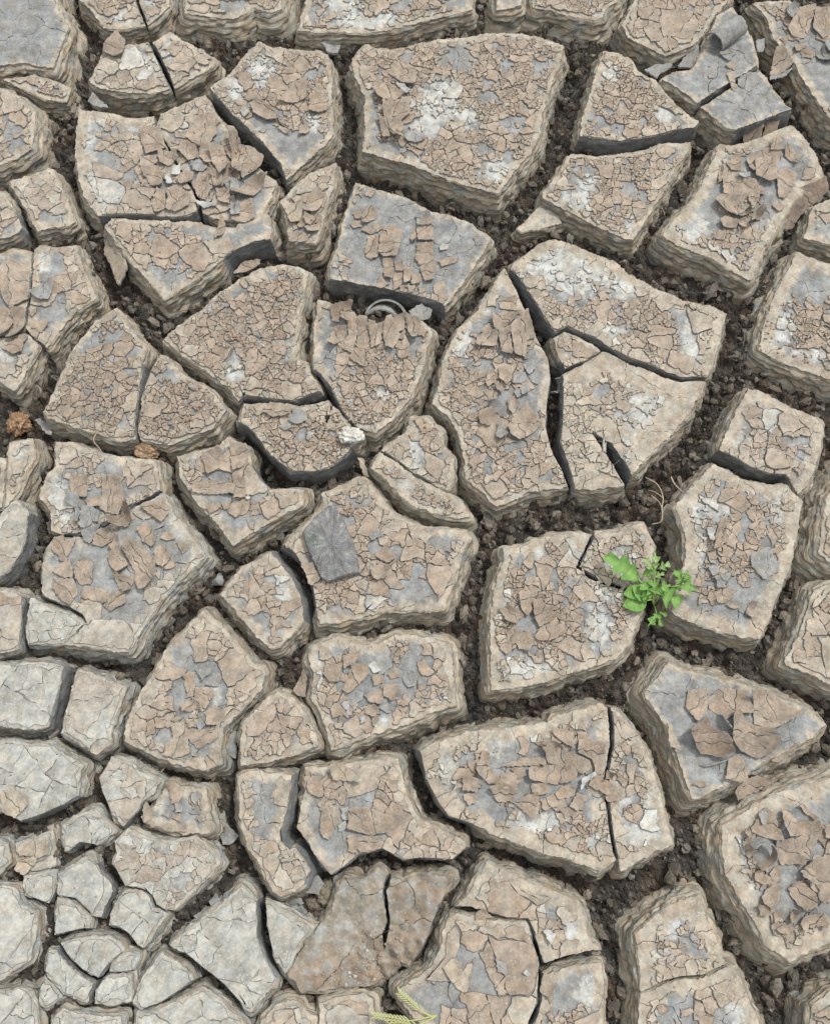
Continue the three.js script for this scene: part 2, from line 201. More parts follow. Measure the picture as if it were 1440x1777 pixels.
  { l: 'block with a wide layered left flank cut by the right edge', p: [[1436, 860], [1500, 800], [1540, 1000], [1440, 975], [1420, 960], [1424, 925]], cell: 18, flare: 2.4 },
  { l: 'tan corner block cut by the right edge below mid-height', p: [[1412, 1025], [1440, 1012], [1540, 1000], [1550, 1230], [1440, 1186], [1400, 1166], [1361, 1152], [1382, 1109], [1394, 1076]], cell: 26, flare: 1.2 },
  { l: 'round-sided block left of the green seedling', p: [[874, 953], [908, 949], [931, 937], [967, 929], [1006, 926], [1026, 927, 1], [1013, 955, 1], [999, 984, 1], [1022, 1004, 1], [1045, 1013, 1], [1086, 1027, 1], [1090, 1022, 1], [1048, 1006, 1], [1028, 998, 1], [1006, 983, 1], [1018, 956, 1], [1034, 924], [1069, 924], [1104, 911], [1116, 909], [1128, 935], [1133, 955], [1128, 985], [1119, 1020], [1112, 1060], [1101, 1089], [1090, 1118], [1068, 1142], [1040, 1153], [1006, 1161], [950, 1182], [906, 1191], [852, 1197], [853, 1133], [850, 1078], [857, 1033], [864, 1000], [876, 972]], salt: [[920, 1165, 46, 22], [930, 960, 20, 14], [1035, 1090, 24, 40], [1000, 960, 22, 24], [1080, 980, 24, 24], [870, 1050, 14, 24], [1050, 1030, 30, 14]], grey: [[917, 1083, 21, 25], [930, 990, 14, 10], [1078, 1125, 20, 8]], cell: 13.5, lift: 4, rim: 11 },
  { l: 'bare grey pointed block carrying large curled plates', p: [[1160, 1150], [1184, 1163], [1234, 1175], [1290, 1188], [1346, 1208], [1401, 1231], [1430, 1257], [1412, 1276], [1373, 1298], [1318, 1326], [1276, 1353], [1212, 1384], [1200, 1386], [1187, 1348], [1171, 1298], [1151, 1251], [1122, 1212], [1118, 1203], [1140, 1178]], bare: 1, lift: 4, mainGrey: 1, flare: 1.5 },
  { l: 'big oval block with plates below the round-sided block', p: [[729, 1303], [742, 1297], [778, 1283], [811, 1272], [867, 1264], [908, 1261], [950, 1255], [962, 1243], [1006, 1233], [1042, 1222], [1053, 1228, 1], [1057, 1258, 1], [1057, 1292, 1], [1048, 1350, 1], [1050, 1389, 1], [1056, 1440, 1], [1063, 1478, 1], [1068, 1492], [1040, 1512], [1028, 1506], [978, 1488], [942, 1480], [906, 1466], [850, 1444], [822, 1430, 1], [778, 1417, 1], [761, 1394, 1], [742, 1358, 1], [733, 1325, 1]], salt: [[775, 1340, 18, 40], [860, 1290, 26, 26], [920, 1270, 30, 12], [930, 1430, 50, 20], [1035, 1460, 22, 16]], grey: [[840, 1390, 30, 26], [860, 1415, 26, 16], [1025, 1400, 20, 30], [930, 1345, 100, 50], [1030, 1310, 30, 40]], cell: 15, lift: 4, rim: 17 },
  { l: 'narrow right piece split off the big oval block', p: [[1060, 1228], [1072, 1237], [1096, 1264], [1118, 1298], [1130, 1328], [1141, 1367], [1152, 1413], [1166, 1464], [1123, 1484], [1092, 1502], [1078, 1510], [1072, 1492, 1], [1069, 1478, 1], [1062, 1440, 1], [1056, 1389, 1], [1055, 1350, 1], [1064, 1292, 1], [1064, 1258, 1]], salt: [[1110, 1450, 40, 22], [1130, 1400, 16, 30], [1085, 1380, 14, 16]], grey: [[1065, 1330, 8, 24]], cell: 16, lift: 3, rim: 12 },
  { l: 'large block with a ring curl at the lower right edge', p: [[1254, 1433], [1290, 1413], [1332, 1385], [1348, 1378], [1393, 1364], [1440, 1350], [1550, 1325], [1560, 1600], [1440, 1634], [1400, 1652], [1369, 1668], [1329, 1640], [1307, 1594], [1282, 1558], [1259, 1516], [1252, 1469]], salt: [[1275, 1470, 18, 40], [1290, 1540, 16, 30]], grey: [[1400, 1400, 80, 30], [1370, 1480, 60, 50], [1380, 1560, 50, 40]], cell: 16, lift: 3, flare: 1.7, rim: 20 },
  { l: 'rounded block with a white crust at the lower right', p: [[1165, 1569], [1198, 1557], [1214, 1553], [1221, 1588], [1234, 1610], [1246, 1638], [1257, 1674, 1], [1218, 1692, 1], [1180, 1695, 1], [1150, 1702, 1], [1112, 1720], [1108, 1655], [1103, 1621], [1132, 1594]], salt: [[1160, 1600, 34, 34], [1128, 1670, 16, 40], [1190, 1565, 10, 8]], cell: 14, lift: 2, flare: 1.3, rim: 20 },
  { l: 'block cut by the bottom edge with squared dark-jointed plates', p: [[1262, 1680], [1275, 1683], [1290, 1718], [1310, 1760], [1325, 1800], [1330, 1850], [1100, 1850], [1108, 1780], [1112, 1727], [1150, 1709], [1180, 1702], [1218, 1699]], salt: [[1275, 1740, 16, 40], [1115, 1760, 10, 30]], cell: 24, lift: 1, flare: 1.2, rim: 14 },
  { l: 'pale corner of a block in the bottom right corner', p: [[1408, 1748], [1440, 1722], [1520, 1690], [1520, 1850], [1400, 1850]], cell: 22 },
  { l: 'block with a white hollow above the grass, upper piece', p: [[844, 1499], [872, 1510], [914, 1532], [950, 1545], [1000, 1566], [1012, 1591], [1020, 1627], [1040, 1648, 1], [1014, 1651, 1], [978, 1660, 1], [944, 1671, 1], [938, 1655, 1], [927, 1619, 1], [916, 1594, 1], [880, 1593, 1], [853, 1585, 1], [820, 1574, 1], [792, 1573], [811, 1555], [825, 1530]], salt: [[855, 1535, 24, 18], [1000, 1610, 22, 40], [945, 1570, 16, 10], [950, 1640, 16, 18]], grey: [[830, 1570, 24, 10]], cell: 22, lift: 2, rim: 14 },
  { l: 'block of joined tan plates above the grass, left piece', p: [[782, 1589], [794, 1587], [828, 1594], [878, 1600], [911, 1599], [920, 1622, 1], [932, 1657, 1], [935, 1676, 1], [931, 1741, 1], [914, 1780, 1], [900, 1850], [790, 1850], [745, 1790], [712, 1757], [690, 1728], [692, 1719], [715, 1703], [750, 1677], [766, 1645], [770, 1613]], grey: [[745, 1730, 44, 50], [800, 1655, 16, 10], [770, 1680, 10, 16]], cell: 34, lift: 1, gap: 1.3 },
  { l: 'block of tan plates above the grass, right piece', p: [[942, 1690], [950, 1691], [994, 1677], [1041, 1673], [1046, 1710], [1045, 1777], [1045, 1850], [905, 1850], [925, 1780, 1], [938, 1741, 1]], salt: [[1020, 1720, 22, 30]], grey: [[975, 1700, 26, 40]], cell: 20 },
  { l: 'slumped grey-brown block with a deep notch at the bottom', p: [[586, 1541], [600, 1525], [633, 1528], [658, 1506], [671, 1519, 1], [663, 1546, 1], [667, 1571, 1], [672, 1600, 1], [662, 1625, 1], [667, 1650, 1], [671, 1630, 1], [678, 1600, 1], [674, 1571, 1], [670, 1546, 1], [680, 1524], [700, 1530], [719, 1521], [750, 1520], [782, 1521], [768, 1555, 1], [756, 1583, 1], [744, 1621, 1], [726, 1655, 1], [709, 1676], [694, 1668], [680, 1690], [640, 1712], [600, 1712], [560, 1720], [524, 1723], [510, 1700], [500, 1690], [512, 1672], [520, 1655], [540, 1625], [555, 1605], [575, 1585]], bare: 1, slump: 1, lift: -8, mainGrey: 1 },
  { l: 'small pale block wedged left of the slumped block', p: [[461, 1562], [486, 1577], [522, 1598], [544, 1607], [549, 1606], [533, 1625], [513, 1655], [505, 1672], [494, 1686], [476, 1664, 1], [468, 1630, 1], [463, 1600, 1]], pale: 0.9, cell: 42, gap: 0.3, lift: -4, H: 0.035 },
  { l: 'pale pointed block left of the slumped block', p: [[419, 1540], [446, 1563, 1], [446, 1599, 1], [447, 1627, 1], [461, 1663, 1], [480, 1698], [465, 1720], [433, 1757], [420, 1741, 1], [386, 1706, 1], [350, 1677, 1], [318, 1650], [296, 1640], [320, 1620], [347, 1599], [385, 1568], [405, 1550]], pale: 0.95, cell: 46, gap: 0.3, lift: -4, H: 0.035 },
  { l: 'muddy block at the bottom edge under the slumped block, left', p: [[480, 1745], [500, 1736], [520, 1740], [530, 1755], [550, 1767], [548, 1850], [430, 1850], [455, 1772]], pale: 0.4, cell: 40, gap: 0.5, lift: -8 },
  { l: 'muddy block at the bottom edge beside the grass', p: [[556, 1740], [590, 1732], [630, 1724], [645, 1735], [652, 1777], [655, 1850], [556, 1850], [556, 1767]], pale: 0.4, cell: 40, gap: 0.5, lift: -8 },
  { l: 'pale oval block between two bottom left cracks', p: [[283, 1653], [306, 1671], [328, 1685], [338, 1699, 1], [306, 1723, 1], [272, 1743, 1], [247, 1751], [233, 1741], [237, 1716], [257, 1685]], pale: 1, cell: 60, gap: 0.3, lift: -6, H: 0.03 },
  { l: 'pale block at the bottom edge below the oval one', p: [[350, 1717], [385, 1740], [412, 1765], [425, 1790], [430, 1850], [235, 1850], [238, 1757], [260, 1759], [290, 1747], [330, 1727]], pale: 0.9, cell: 55, gap: 0.4, lift: -6, H: 0.03, grey: [[268, 1757, 14, 8]] },
  { l: 'tan-centred pale block with grey bays in the lower left cluster', p: [[200, 1460], [225, 1438], [240, 1446], [267, 1457], [300, 1460], [339, 1453], [364, 1474], [381, 1498], [364, 1519], [333, 1549], [305, 1577], [288, 1580, 1], [272, 1570, 1], [262, 1548, 1], [236, 1539, 1], [218, 1538, 1], [205, 1515, 1], [197, 1500], [205, 1480]], pale: 0.6, cell: 24, gap: 0.5, grey: [[285, 1472, 18, 14], [318, 1530, 18, 14]], lift: -5, H: 0.032 },
  { l: 'pale wedge block under the tan-centred block, lower left cluster', p: [[219, 1545], [236, 1544], [259, 1555], [266, 1576], [290, 1586], [250, 1644], [239, 1641, 1], [225, 1621, 1], [206, 1608, 1], [189, 1606, 1], [193, 1583], [208, 1557]], pale: 1, cell: 60, gap: 0.3, lift: -5, H: 0.032 },
  { l: 'pale four-sided block above the crescent gap, lower left', p: [[108, 1432], [139, 1414], [167, 1406], [181, 1421], [201, 1442], [185, 1455], [167, 1466, 1], [140, 1462, 1], [120, 1475], [113, 1476]], pale: 0.95, cell: 50, gap: 0.3, lift: -6, H: 0.03 },
  { l: 'pale rounded block inside the crescent gap, lower left', p: [[101, 1516], [156, 1485], [167, 1499, 1], [178, 1516, 1], [192, 1533, 1], [197, 1546, 1], [186, 1569, 1], [175, 1591], [161, 1587, 1], [147, 1572, 1], [131, 1559, 1], [103, 1554]], pale: 1, cell: 60, gap: 0.3, grey: [[150, 1497, 22, 14], [190, 1550, 8, 24]], lift: -6, H: 0.03 },
  { l: 'pale quarter-round block below the crescent gap, lower left', p: [[101, 1561], [117, 1562], [139, 1575], [154, 1593], [155, 1610, 1], [125, 1616, 1], [94, 1623, 1], [96, 1599]], pale: 1, cell: 60, gap: 0.3, lift: -6, H: 0.03 },
  { l: 'small pale shield-shaped block left of the crescent gap', p: [[41, 1520], [94, 1514], [94, 1549, 1], [86, 1568, 1], [64, 1560, 1], [45, 1553]], pale: 1, cell: 60, gap: 0.3, lift: -7, H: 0.03 },
  { l: 'broken pinkish block under two pale shards, lower left', p: [[28, 1462], [60, 1455], [92, 1440], [97, 1470], [98, 1500], [60, 1510], [32, 1505]], grey: [[70, 1490, 36, 20]], pale: 0.5, cell: 30, lift: -10, H: 0.025 },
  { l: 'tall pale block at the left edge near the bottom', p: [[-60, 1540], [0, 1538], [28, 1541], [36, 1569], [64, 1583], [61, 1627], [50, 1669], [17, 1685], [0, 1702], [-60, 1710]], pale: 0.95, cell: 50, gap: 0.35, lift: -5, H: 0.03 },
  { l: 'small pale-tan block at the left edge, lower left', p: [[-60, 1460], [0, 1458], [14, 1463], [18, 1495], [0, 1515], [-60, 1517]], pale: 0.7, cell: 40, gap: 0.4, lift: -6, H: 0.03 },
  { l: 'upper fan piece of the round pale cluster, bottom left', p: [[106, 1636], [139, 1628], [189, 1627], [211, 1638], [217, 1649, 1], [192, 1669, 1], [171, 1697, 1], [144, 1683, 1], [117, 1656, 1]], pale: 1, cell: 70, gap: 0.3, lift: -6, H: 0.03 },
  { l: 'small right piece of the round pale cluster, bottom left', p: [[221, 1653], [238, 1658], [231, 1684, 1], [210, 1687, 1], [192, 1685], [199, 1672], [210, 1661]], pale: 1, cell: 60, gap: 0.3, lift: -6, H: 0.03 },
  { l: 'lower right piece of the round pale cluster, bottom left', p: [[192, 1691], [228, 1692], [226, 1735], [194, 1741], [166, 1741], [168, 1719, 1], [177, 1702, 1]], pale: 1, cell: 60, gap: 0.3, lift: -6, H: 0.03 },
  { l: 'left piece of the round pale cluster, bottom left', p: [[86, 1650], [100, 1649, 1], [119, 1673, 1], [144, 1693, 1], [164, 1706, 1], [156, 1724, 1], [151, 1740], [111, 1724], [89, 1702], [78, 1685]], pale: 1, cell: 55, gap: 0.4, lift: -6, H: 0.03 },
  { l: 'tiny pale wedge under the round cluster, bottom left', p: [[78, 1697], [95, 1712], [107, 1727], [104, 1734], [80, 1750], [72, 1745], [70, 1715]], pale: 0.9, cell: 40, gap: 0.4, lift: -9, H: 0.026 },
  { l: 'pale block in the bottom left corner', p: [[-60, 1724], [10, 1720], [35, 1713], [55, 1722], [60, 1745], [66, 1775], [70, 1850], [-60, 1850]], pale: 0.9, cell: 40, gap: 0.4, lift: -7, H: 0.03 },
  { l: 'pale block cut by the bottom edge under the round cluster', p: [[92, 1770], [112, 1750], [135, 1760], [165, 1764], [210, 1766], [215, 1850], [88, 1850]], pale: 0.9, cell: 44, gap: 0.4, lift: -7, H: 0.03 },
  { l: 'large pale block with a lifted slab at the left edge', p: [[-60, 1400], [-60, 1300], [0, 1290], [17, 1286], [56, 1292], [89, 1294], [119, 1312], [144, 1328], [136, 1358], [136, 1381, 1], [111, 1397, 1], [64, 1417, 1], [36, 1425, 1], [0, 1406]], pale: 1, cell: 55, gap: 0.4, lift: -1, H: 0.035, grey: [[40, 1363, 12, 18]] },
  { l: 'pale square block at the left edge below the plated block', p: [[-60, 1155], [0, 1153], [33, 1151], [83, 1150], [110, 1156, 1], [107, 1183, 1], [97, 1217, 1], [83, 1260], [50, 1266], [0, 1260], [-60, 1258]], pale: 1, cell: 70, gap: 0.25, lift: 0 },
  { l: 'small upright pale-tan block right of the pale square block', p: [[136, 1162], [167, 1172], [219, 1193], [206, 1228], [192, 1267], [192, 1290], [167, 1309], [144, 1293], [108, 1271], [114, 1250], [125, 1206]], pale: 0.55, cell: 40, gap: 0.4, lift: -1, grey: [[172, 1292, 18, 10]] },
  { l: 'pale pear-shaped block below the small upright block', p: [[194, 1315], [222, 1322], [242, 1339], [277, 1356], [269, 1375], [249, 1390, 1], [241, 1407, 1], [214, 1433], [194, 1410, 1], [178, 1375, 1], [172, 1350, 1]], pale: 0.75, cell: 36, gap: 0.5, lift: -3, H: 0.035 },
  { l: 'small block strewn with chips right of the pear-shaped one', p: [[294, 1356], [317, 1367], [356, 1369], [364, 1406], [369, 1439], [361, 1446], [319, 1446], [285, 1438], [250, 1424], [247, 1418], [268, 1400], [283, 1378]], grey: [[290, 1420, 44, 22], [310, 1390, 20, 20]], cell: 15, lift: -4, H: 0.035 },
  { l: 'pale strip block at the left edge beside the plated block', p: [[-60, 1022], [0, 1024], [22, 1028], [40, 1036, 1], [38, 1080, 1], [33, 1126], [0, 1133], [-60, 1135]], pale: 0.55, cell: 50, gap: 0.4, lift: 0 },
  { l: 'pale cracked corner piece below the plated block', p: [[54, 1038], [92, 1054], [125, 1065], [145, 1080], [130, 1097], [110, 1116], [80, 1115], [50, 1118], [47, 1094]], pale: 0.95, cell: 44, gap: 0.6, lift: 0 },
  { l: 'plated block at left, upper piece with finely cracked top', p: [[97, 767], [125, 769], [156, 781], [181, 789], [217, 794], [272, 799], [274, 825], [279, 851, 1], [233, 875, 1], [200, 893, 1], [175, 912, 1], [133, 927, 1], [103, 925], [92, 919], [90, 889], [69, 861], [86, 819], [98, 809]], salt: [[92, 860, 22, 40], [110, 905, 18, 14]], grey: [[240, 850, 26, 16], [180, 870, 44, 30]], cell: 17, pale: 0.15, lift: 2 },
  { l: 'plated block at left, broad grey lower piece with scattered plates', p: [[282, 858], [306, 900], [333, 933], [356, 965], [306, 1014], [278, 1044], [250, 1085], [226, 1130], [200, 1129], [178, 1124], [152, 1120], [115, 1118], [136, 1100], [151, 1080, 1], [144, 1067, 1], [122, 1054, 1], [84, 1038, 1], [74, 1030], [75, 978], [82, 950], [94, 936], [139, 933], [178, 920], [205, 900], [236, 881]], grey: [[170, 985, 110, 66], [270, 940, 80, 60], [225, 1040, 40, 40], [120, 1000, 50, 50]], cell: 26, pale: 0.5, lift: 2, rim: 10 },
  { l: 'narrow tan strip block at the left edge above the plated block', p: [[17, 769], [55, 763], [60, 797], [45, 822], [31, 856], [9, 879], [12, 840], [15, 806]], cell: 18, pale: 0.15, salt: [[32, 785, 14, 12]] },
  { l: 'thin block sliver at the left edge beside the narrow strip', p: [[-60, 795], [9, 797], [8, 840], [3, 880], [-60, 885]], cell: 20 },
  { l: 'cream block with a grey foot at the left edge', p: [[-60, 900], [0, 895], [26, 868], [50, 890, 1], [46, 936, 1], [38, 960, 1], [17, 992, 1], [0, 1003], [-60, 1005]], pale: 0.55, cell: 50, gap: 0.25, lift: -1 },
  { l: 'tall peaked tan block left of centre', p: [[200, 535], [208, 546], [222, 568], [254, 604], [248, 630, 1], [245, 660, 1], [243, 675, 1], [240, 700, 1], [234, 735, 1], [236, 763], [211, 765], [172, 754], [125, 738], [82, 724], [78, 714], [103, 662], [117, 626], [139, 590], [167, 557]], cell: 15, lift: 3, dark: 0.12, grey: [[248, 620, 8, 16]], rim: 5 },
  { l: 'rough triangular tan block right of the tall peaked block', p: [[279, 615], [300, 629], [314, 646], [331, 659], [358, 673], [372, 684], [392, 712], [370, 741], [333, 757], [292, 773], [248, 763], [241, 750], [244, 722], [248, 690], [254, 668, 1], [264, 640, 1]], grey: [[306, 650, 14, 14]], cell: 14, lift: 2, dark: 0.1, rough: 1, rim: 4 },
  { l: 'slanting block with a smooth grey right end below the flake pile', p: [[194, 380], [244, 382], [292, 384], [339, 387], [375, 396], [408, 394], [435, 382], [461, 371], [467, 378], [471, 400], [469, 413, 1], [440, 420, 1], [406, 434, 1], [386, 451], [344, 482], [286, 518], [261, 489], [236, 462], [211, 432], [196, 411], [184, 393]], grey: [[420, 402, 60, 34], [298, 490, 40, 18], [350, 400, 34, 10], [270, 470, 14, 14]], cell: 21, flare: 1.1, gap: 1.1 },
  { l: 'small tapering block between the two upper middle cracks', p: [[487, 349], [511, 326], [539, 301], [582, 283], [579, 319], [570, 350], [562, 382], [554, 408], [548, 422], [504, 421], [500, 396], [493, 371]], grey: [[530, 410, 30, 12]], cell: 28, gap: 1.2 },
  { l: 'grey four-sided block with scattered strips in the upper middle', p: [[618, 319], [650, 328], [703, 344], [742, 366], [781, 375], [817, 390], [852, 414], [839, 434], [817, 471], [792, 504], [772, 532, 1], [756, 523, 1], [700, 508, 1], [667, 500, 1], [622, 492, 1], [573, 483], [573, 463], [588, 423], [594, 393], [607, 352]], grey: [[730, 430, 120, 80], [660, 400, 80, 60], [640, 470, 40, 40]], cell: 14, lift: 1, mainGrey: 1 },
  { l: 'crumb-strewn tan block in the upper left middle', p: [[492, 462], [515, 464], [534, 473], [529, 507], [519, 543], [515, 584], [514, 620], [530, 628], [538, 648], [557, 678, 1], [511, 696, 1], [470, 693, 1], [428, 687, 1], [424, 690, 1], [430, 662, 1], [421, 688, 1], [414, 695], [400, 675], [361, 645], [319, 617], [287, 589], [300, 575], [356, 534], [378, 510], [419, 485], [450, 468]], grey: [[500, 610, 16, 24], [415, 505, 18, 14], [472, 475, 14, 12]], salt: [[410, 640, 20, 20]], cell: 14.5, lift: 2, rough: 1, dark: 0.05, rim: 5 },
  { l: 'tan block with upcurled strips beside the grey arch', p: [[553, 522], [575, 527], [597, 533], [617, 548], [644, 563], [669, 557], [703, 551], [727, 553], [750, 574], [740, 607], [731, 646], [708, 696], [678, 729], [650, 752], [617, 739, 1], [600, 722, 1], [590, 705, 1], [576, 676, 1], [556, 648, 1], [546, 640], [545, 607], [547, 562]], grey: [[565, 600, 18, 60], [620, 565, 50, 24], [720, 600, 20, 14]], salt: [[665, 685, 14, 10]], cell: 13.5, lift: 2, rough: 1 },
  { l: 'half-moon tan block with a white pebble in the middle', p: [[425, 703], [453, 703], [483, 701], [517, 707], [550, 700], [568, 696], [573, 703, 1], [563, 728, 1], [567, 735, 1], [579, 706], [594, 723], [608, 739], [630, 758], [612, 776, 1], [600, 790, 1], [570, 812, 1], [544, 820, 1], [506, 818, 1], [485, 803, 1], [469, 789, 1], [456, 772, 1], [444, 756, 1], [430, 742, 1], [414, 732]], cell: 14, lift: 2, rough: 1, rim: 4 },
  { l: 'L-shaped block with crossing strips left of the stone', p: [[309, 793], [345, 783], [381, 774], [397, 757], [410, 767], [430, 776], [436, 806, 1], [453, 833, 1], [470, 849], [528, 850], [526, 874], [469, 906], [442, 922], [406, 945], [375, 906], [345, 875], [328, 850], [314, 828]], grey: [[400, 905, 40, 34], [375, 850, 40, 30], [395, 780, 14, 40]], cell: 18, lift: 1 },
  { l: 'small domed tan block below the crumb blocks, upper piece', p: [[714, 724], [742, 724], [766, 744], [770, 772], [786, 797], [784, 838], [776, 850], [750, 839, 1], [717, 821, 1], [700, 807, 1], [680, 794, 1], [662, 782], [686, 764], [707, 750]], salt: [[720, 790, 14, 34]], cell: 15, lift: 1, rough: 1 },
  { l: 'small domed tan block below the crumb blocks, lower piece', p: [[660, 787], [678, 799], [698, 812], [715, 826], [750, 844], [775, 857], [795, 868], [813, 896], [800, 898], [775, 897], [750, 888], [720, 878], [695, 858], [670, 832], [646, 812]], salt: [[700, 840, 16, 12]], grey: [[762, 880, 12, 8]], cell: 13, lift: 1, flare: 1.2 },
  { l: 'central tan block carrying the grey stone', p: [[628, 829], [644, 844], [664, 872], [684, 894], [714, 906], [750, 920], [778, 919], [806, 922], [815, 933], [800, 960], [785, 1010], [769, 1057], [720, 1058], [669, 1059], [628, 1072], [586, 1080], [556, 1081], [549, 1058, 1], [543, 1019, 1], [528, 985, 1], [514, 963, 1], [494, 944], [517, 922], [539, 900], [562, 872], [560, 855], [589, 847], [608, 840]], grey: [[725, 1030, 60, 26], [652, 950, 16, 12], [690, 958, 12, 12], [590, 1068, 40, 12]], salt: [[650, 1045, 20, 12]], cell: 19, lift: 2, flare: 1.2 },
  { l: 'tan wedge block with a smooth grey break beside the central block', p: [[417, 986], [447, 972], [470, 958, 1], [488, 978, 1], [505, 1000, 1], [518, 1025, 1], [526, 1050, 1], [527, 1077], [486, 1121], [471, 1125], [459, 1116], [436, 1092], [403, 1052], [385, 1031]], salt: [[495, 1025, 18, 24]], grey: [[455, 1080, 16, 18]], cell: 24, lift: 0, gap: 0.6, leanRight: 1 },
  { l: 'leaf-shaped tan block with a grey channel, lower left of centre', p: [[353, 1060], [367, 1072], [386, 1086], [417, 1125], [442, 1153], [456, 1156], [461, 1167], [453, 1197], [419, 1231], [386, 1264], [381, 1294], [383, 1325], [361, 1335], [306, 1327], [264, 1309], [217, 1285], [219, 1261], [231, 1228], [250, 1194], [278, 1147], [300, 1114], [333, 1081]], grey: [[312, 1190, 22, 50], [300, 1295, 34, 20], [350, 1300, 40, 20], [370, 1180, 30, 30]], salt: [[375, 1205, 8, 30]], cell: 24, pale: 0.08, lift: 1 },
  { l: 'small arched tan block below the leaf-shaped block', p: [[483, 1201], [506, 1211], [528, 1233], [542, 1261], [554, 1293], [517, 1307], [469, 1321], [419, 1328], [418, 1286], [422, 1256], [453, 1222]], grey: [[535, 1288, 14, 10], [505, 1298, 14, 10]], cell: 28, lift: 0, gap: 0.8 },
  { l: 'squarish chip-strewn block below the central block', p: [[540, 1124], [586, 1106], [605, 1112], [633, 1121], [662, 1115], [689, 1101], [750, 1108], [781, 1119], [784, 1161], [790, 1224], [756, 1233], [700, 1259], [650, 1272], [628, 1281], [586, 1301], [576, 1300], [569, 1275], [556, 1235], [540, 1210], [545, 1170], [535, 1145]], grey: [[622, 1118, 40, 10], [640, 1180, 50, 50], [700, 1180, 30, 30]], salt: [[548, 1170, 10, 40], [670, 1255, 20, 10], [770, 1220, 14, 10]], cell: 17, lift: 2, flare: 1.3, rim: 9 },
  { l: 'grey-centred block with a dark broken flank, lower middle', p: [[413, 1348], [436, 1337], [467, 1342], [506, 1346, 1], [504, 1375, 1], [499, 1402, 1], [486, 1445, 1], [488, 1458, 1], [502, 1476], [512, 1472, 1], [528, 1490, 1], [539, 1510, 1], [528, 1534], [488, 1556], [472, 1541], [456, 1508], [433, 1471], [419, 1433], [415, 1377]], grey: [[472, 1400, 30, 60], [440, 1360, 14, 12]], cell: 28, pale: 0.15, gap: 0.5, leanRight: 1 },
  { l: 'plated block with a grey curved front, lower middle', p: [[531, 1333], [569, 1331], [589, 1328], [650, 1319], [691, 1315], [695, 1344], [706, 1383], [728, 1423], [765, 1440], [806, 1460], [808, 1470, 1], [785, 1492, 1], [755, 1490, 1], [728, 1489, 1], [700, 1493, 1], [664, 1473, 1], [619, 1485, 1], [597, 1503, 1], [575, 1519, 1], [556, 1499, 1], [531, 1458, 1], [515, 1435, 1], [522, 1399], [529, 1375]], grey: [[560, 1460, 50, 50], [610, 1460, 60, 30], [535, 1410, 16, 30], [600, 1400, 30, 16]], cell: 28, lift: 1, gap: 0.7 },
];

// ---------------------------------------------------------------- height of what lies on top, for laying loose flakes down
const HX0 = -0.72, HZ0 = -0.95, HS = 0.002, HW = 720, HD = 860, hm = new Float32Array(HW * HD).fill(-0.06);
const hIdx = (x, z) => { const i = Math.round((x - HX0) / HS), j = Math.round((z - HZ0) / HS); return i < 0 || j < 0 || i >= HW || j >= HD ? -1 : j * HW + i; };
function raise(poly, f) {
  let x0 = 9, x1 = -9, z0 = 9, z1 = -9; for (const q of poly) { x0 = Math.min(x0, q[0]); x1 = Math.max(x1, q[0]); z0 = Math.min(z0, q[1]); z1 = Math.max(z1, q[1]); }
  for (let x = x0; x <= x1; x += HS) for (let z = z0; z <= z1; z += HS) if (inside(poly, x, z)) { const k = hIdx(x, z); if (k >= 0) hm[k] = Math.max(hm[k], f(x, z)); }
}
const heightAt = (x, z) => { const k = hIdx(x, z); return k < 0 ? -0.06 : hm[k]; };

const blocks = [];
const DEPTHS = [0, 0.4, 1.0, 1.8, 2.7, 3.7, 4.8, 5.9, 7.1, 8.3, 9.6, 11, 12.4, 13.9, 15.4, 17, 18.7, 20.5, 22.4, 24.5, 27, 30, 34, 39, 45, 52, 60].map((d) => d / 1000);
function inEll(list, u, v, k = 1) { let m = 0; if (list) for (const [cx, cy, rx, ry] of list) { const q = Math.hypot((u - cx) / rx, (v - cy) / ry) / k; m = Math.max(m, 1.35 - q); } return clamp(m, 0, 1.35); }   // above 0.35 inside
// inverse of at(): photograph coordinates of a point at level y
function px(x, y, z) { const dy = y - CAMY, dz = z - CAMZ, dep = -dy * ct - dz * st, b = dy * st - dz * ct; return [CX + FPX * x / dep, CY - FPX * b / dep]; }

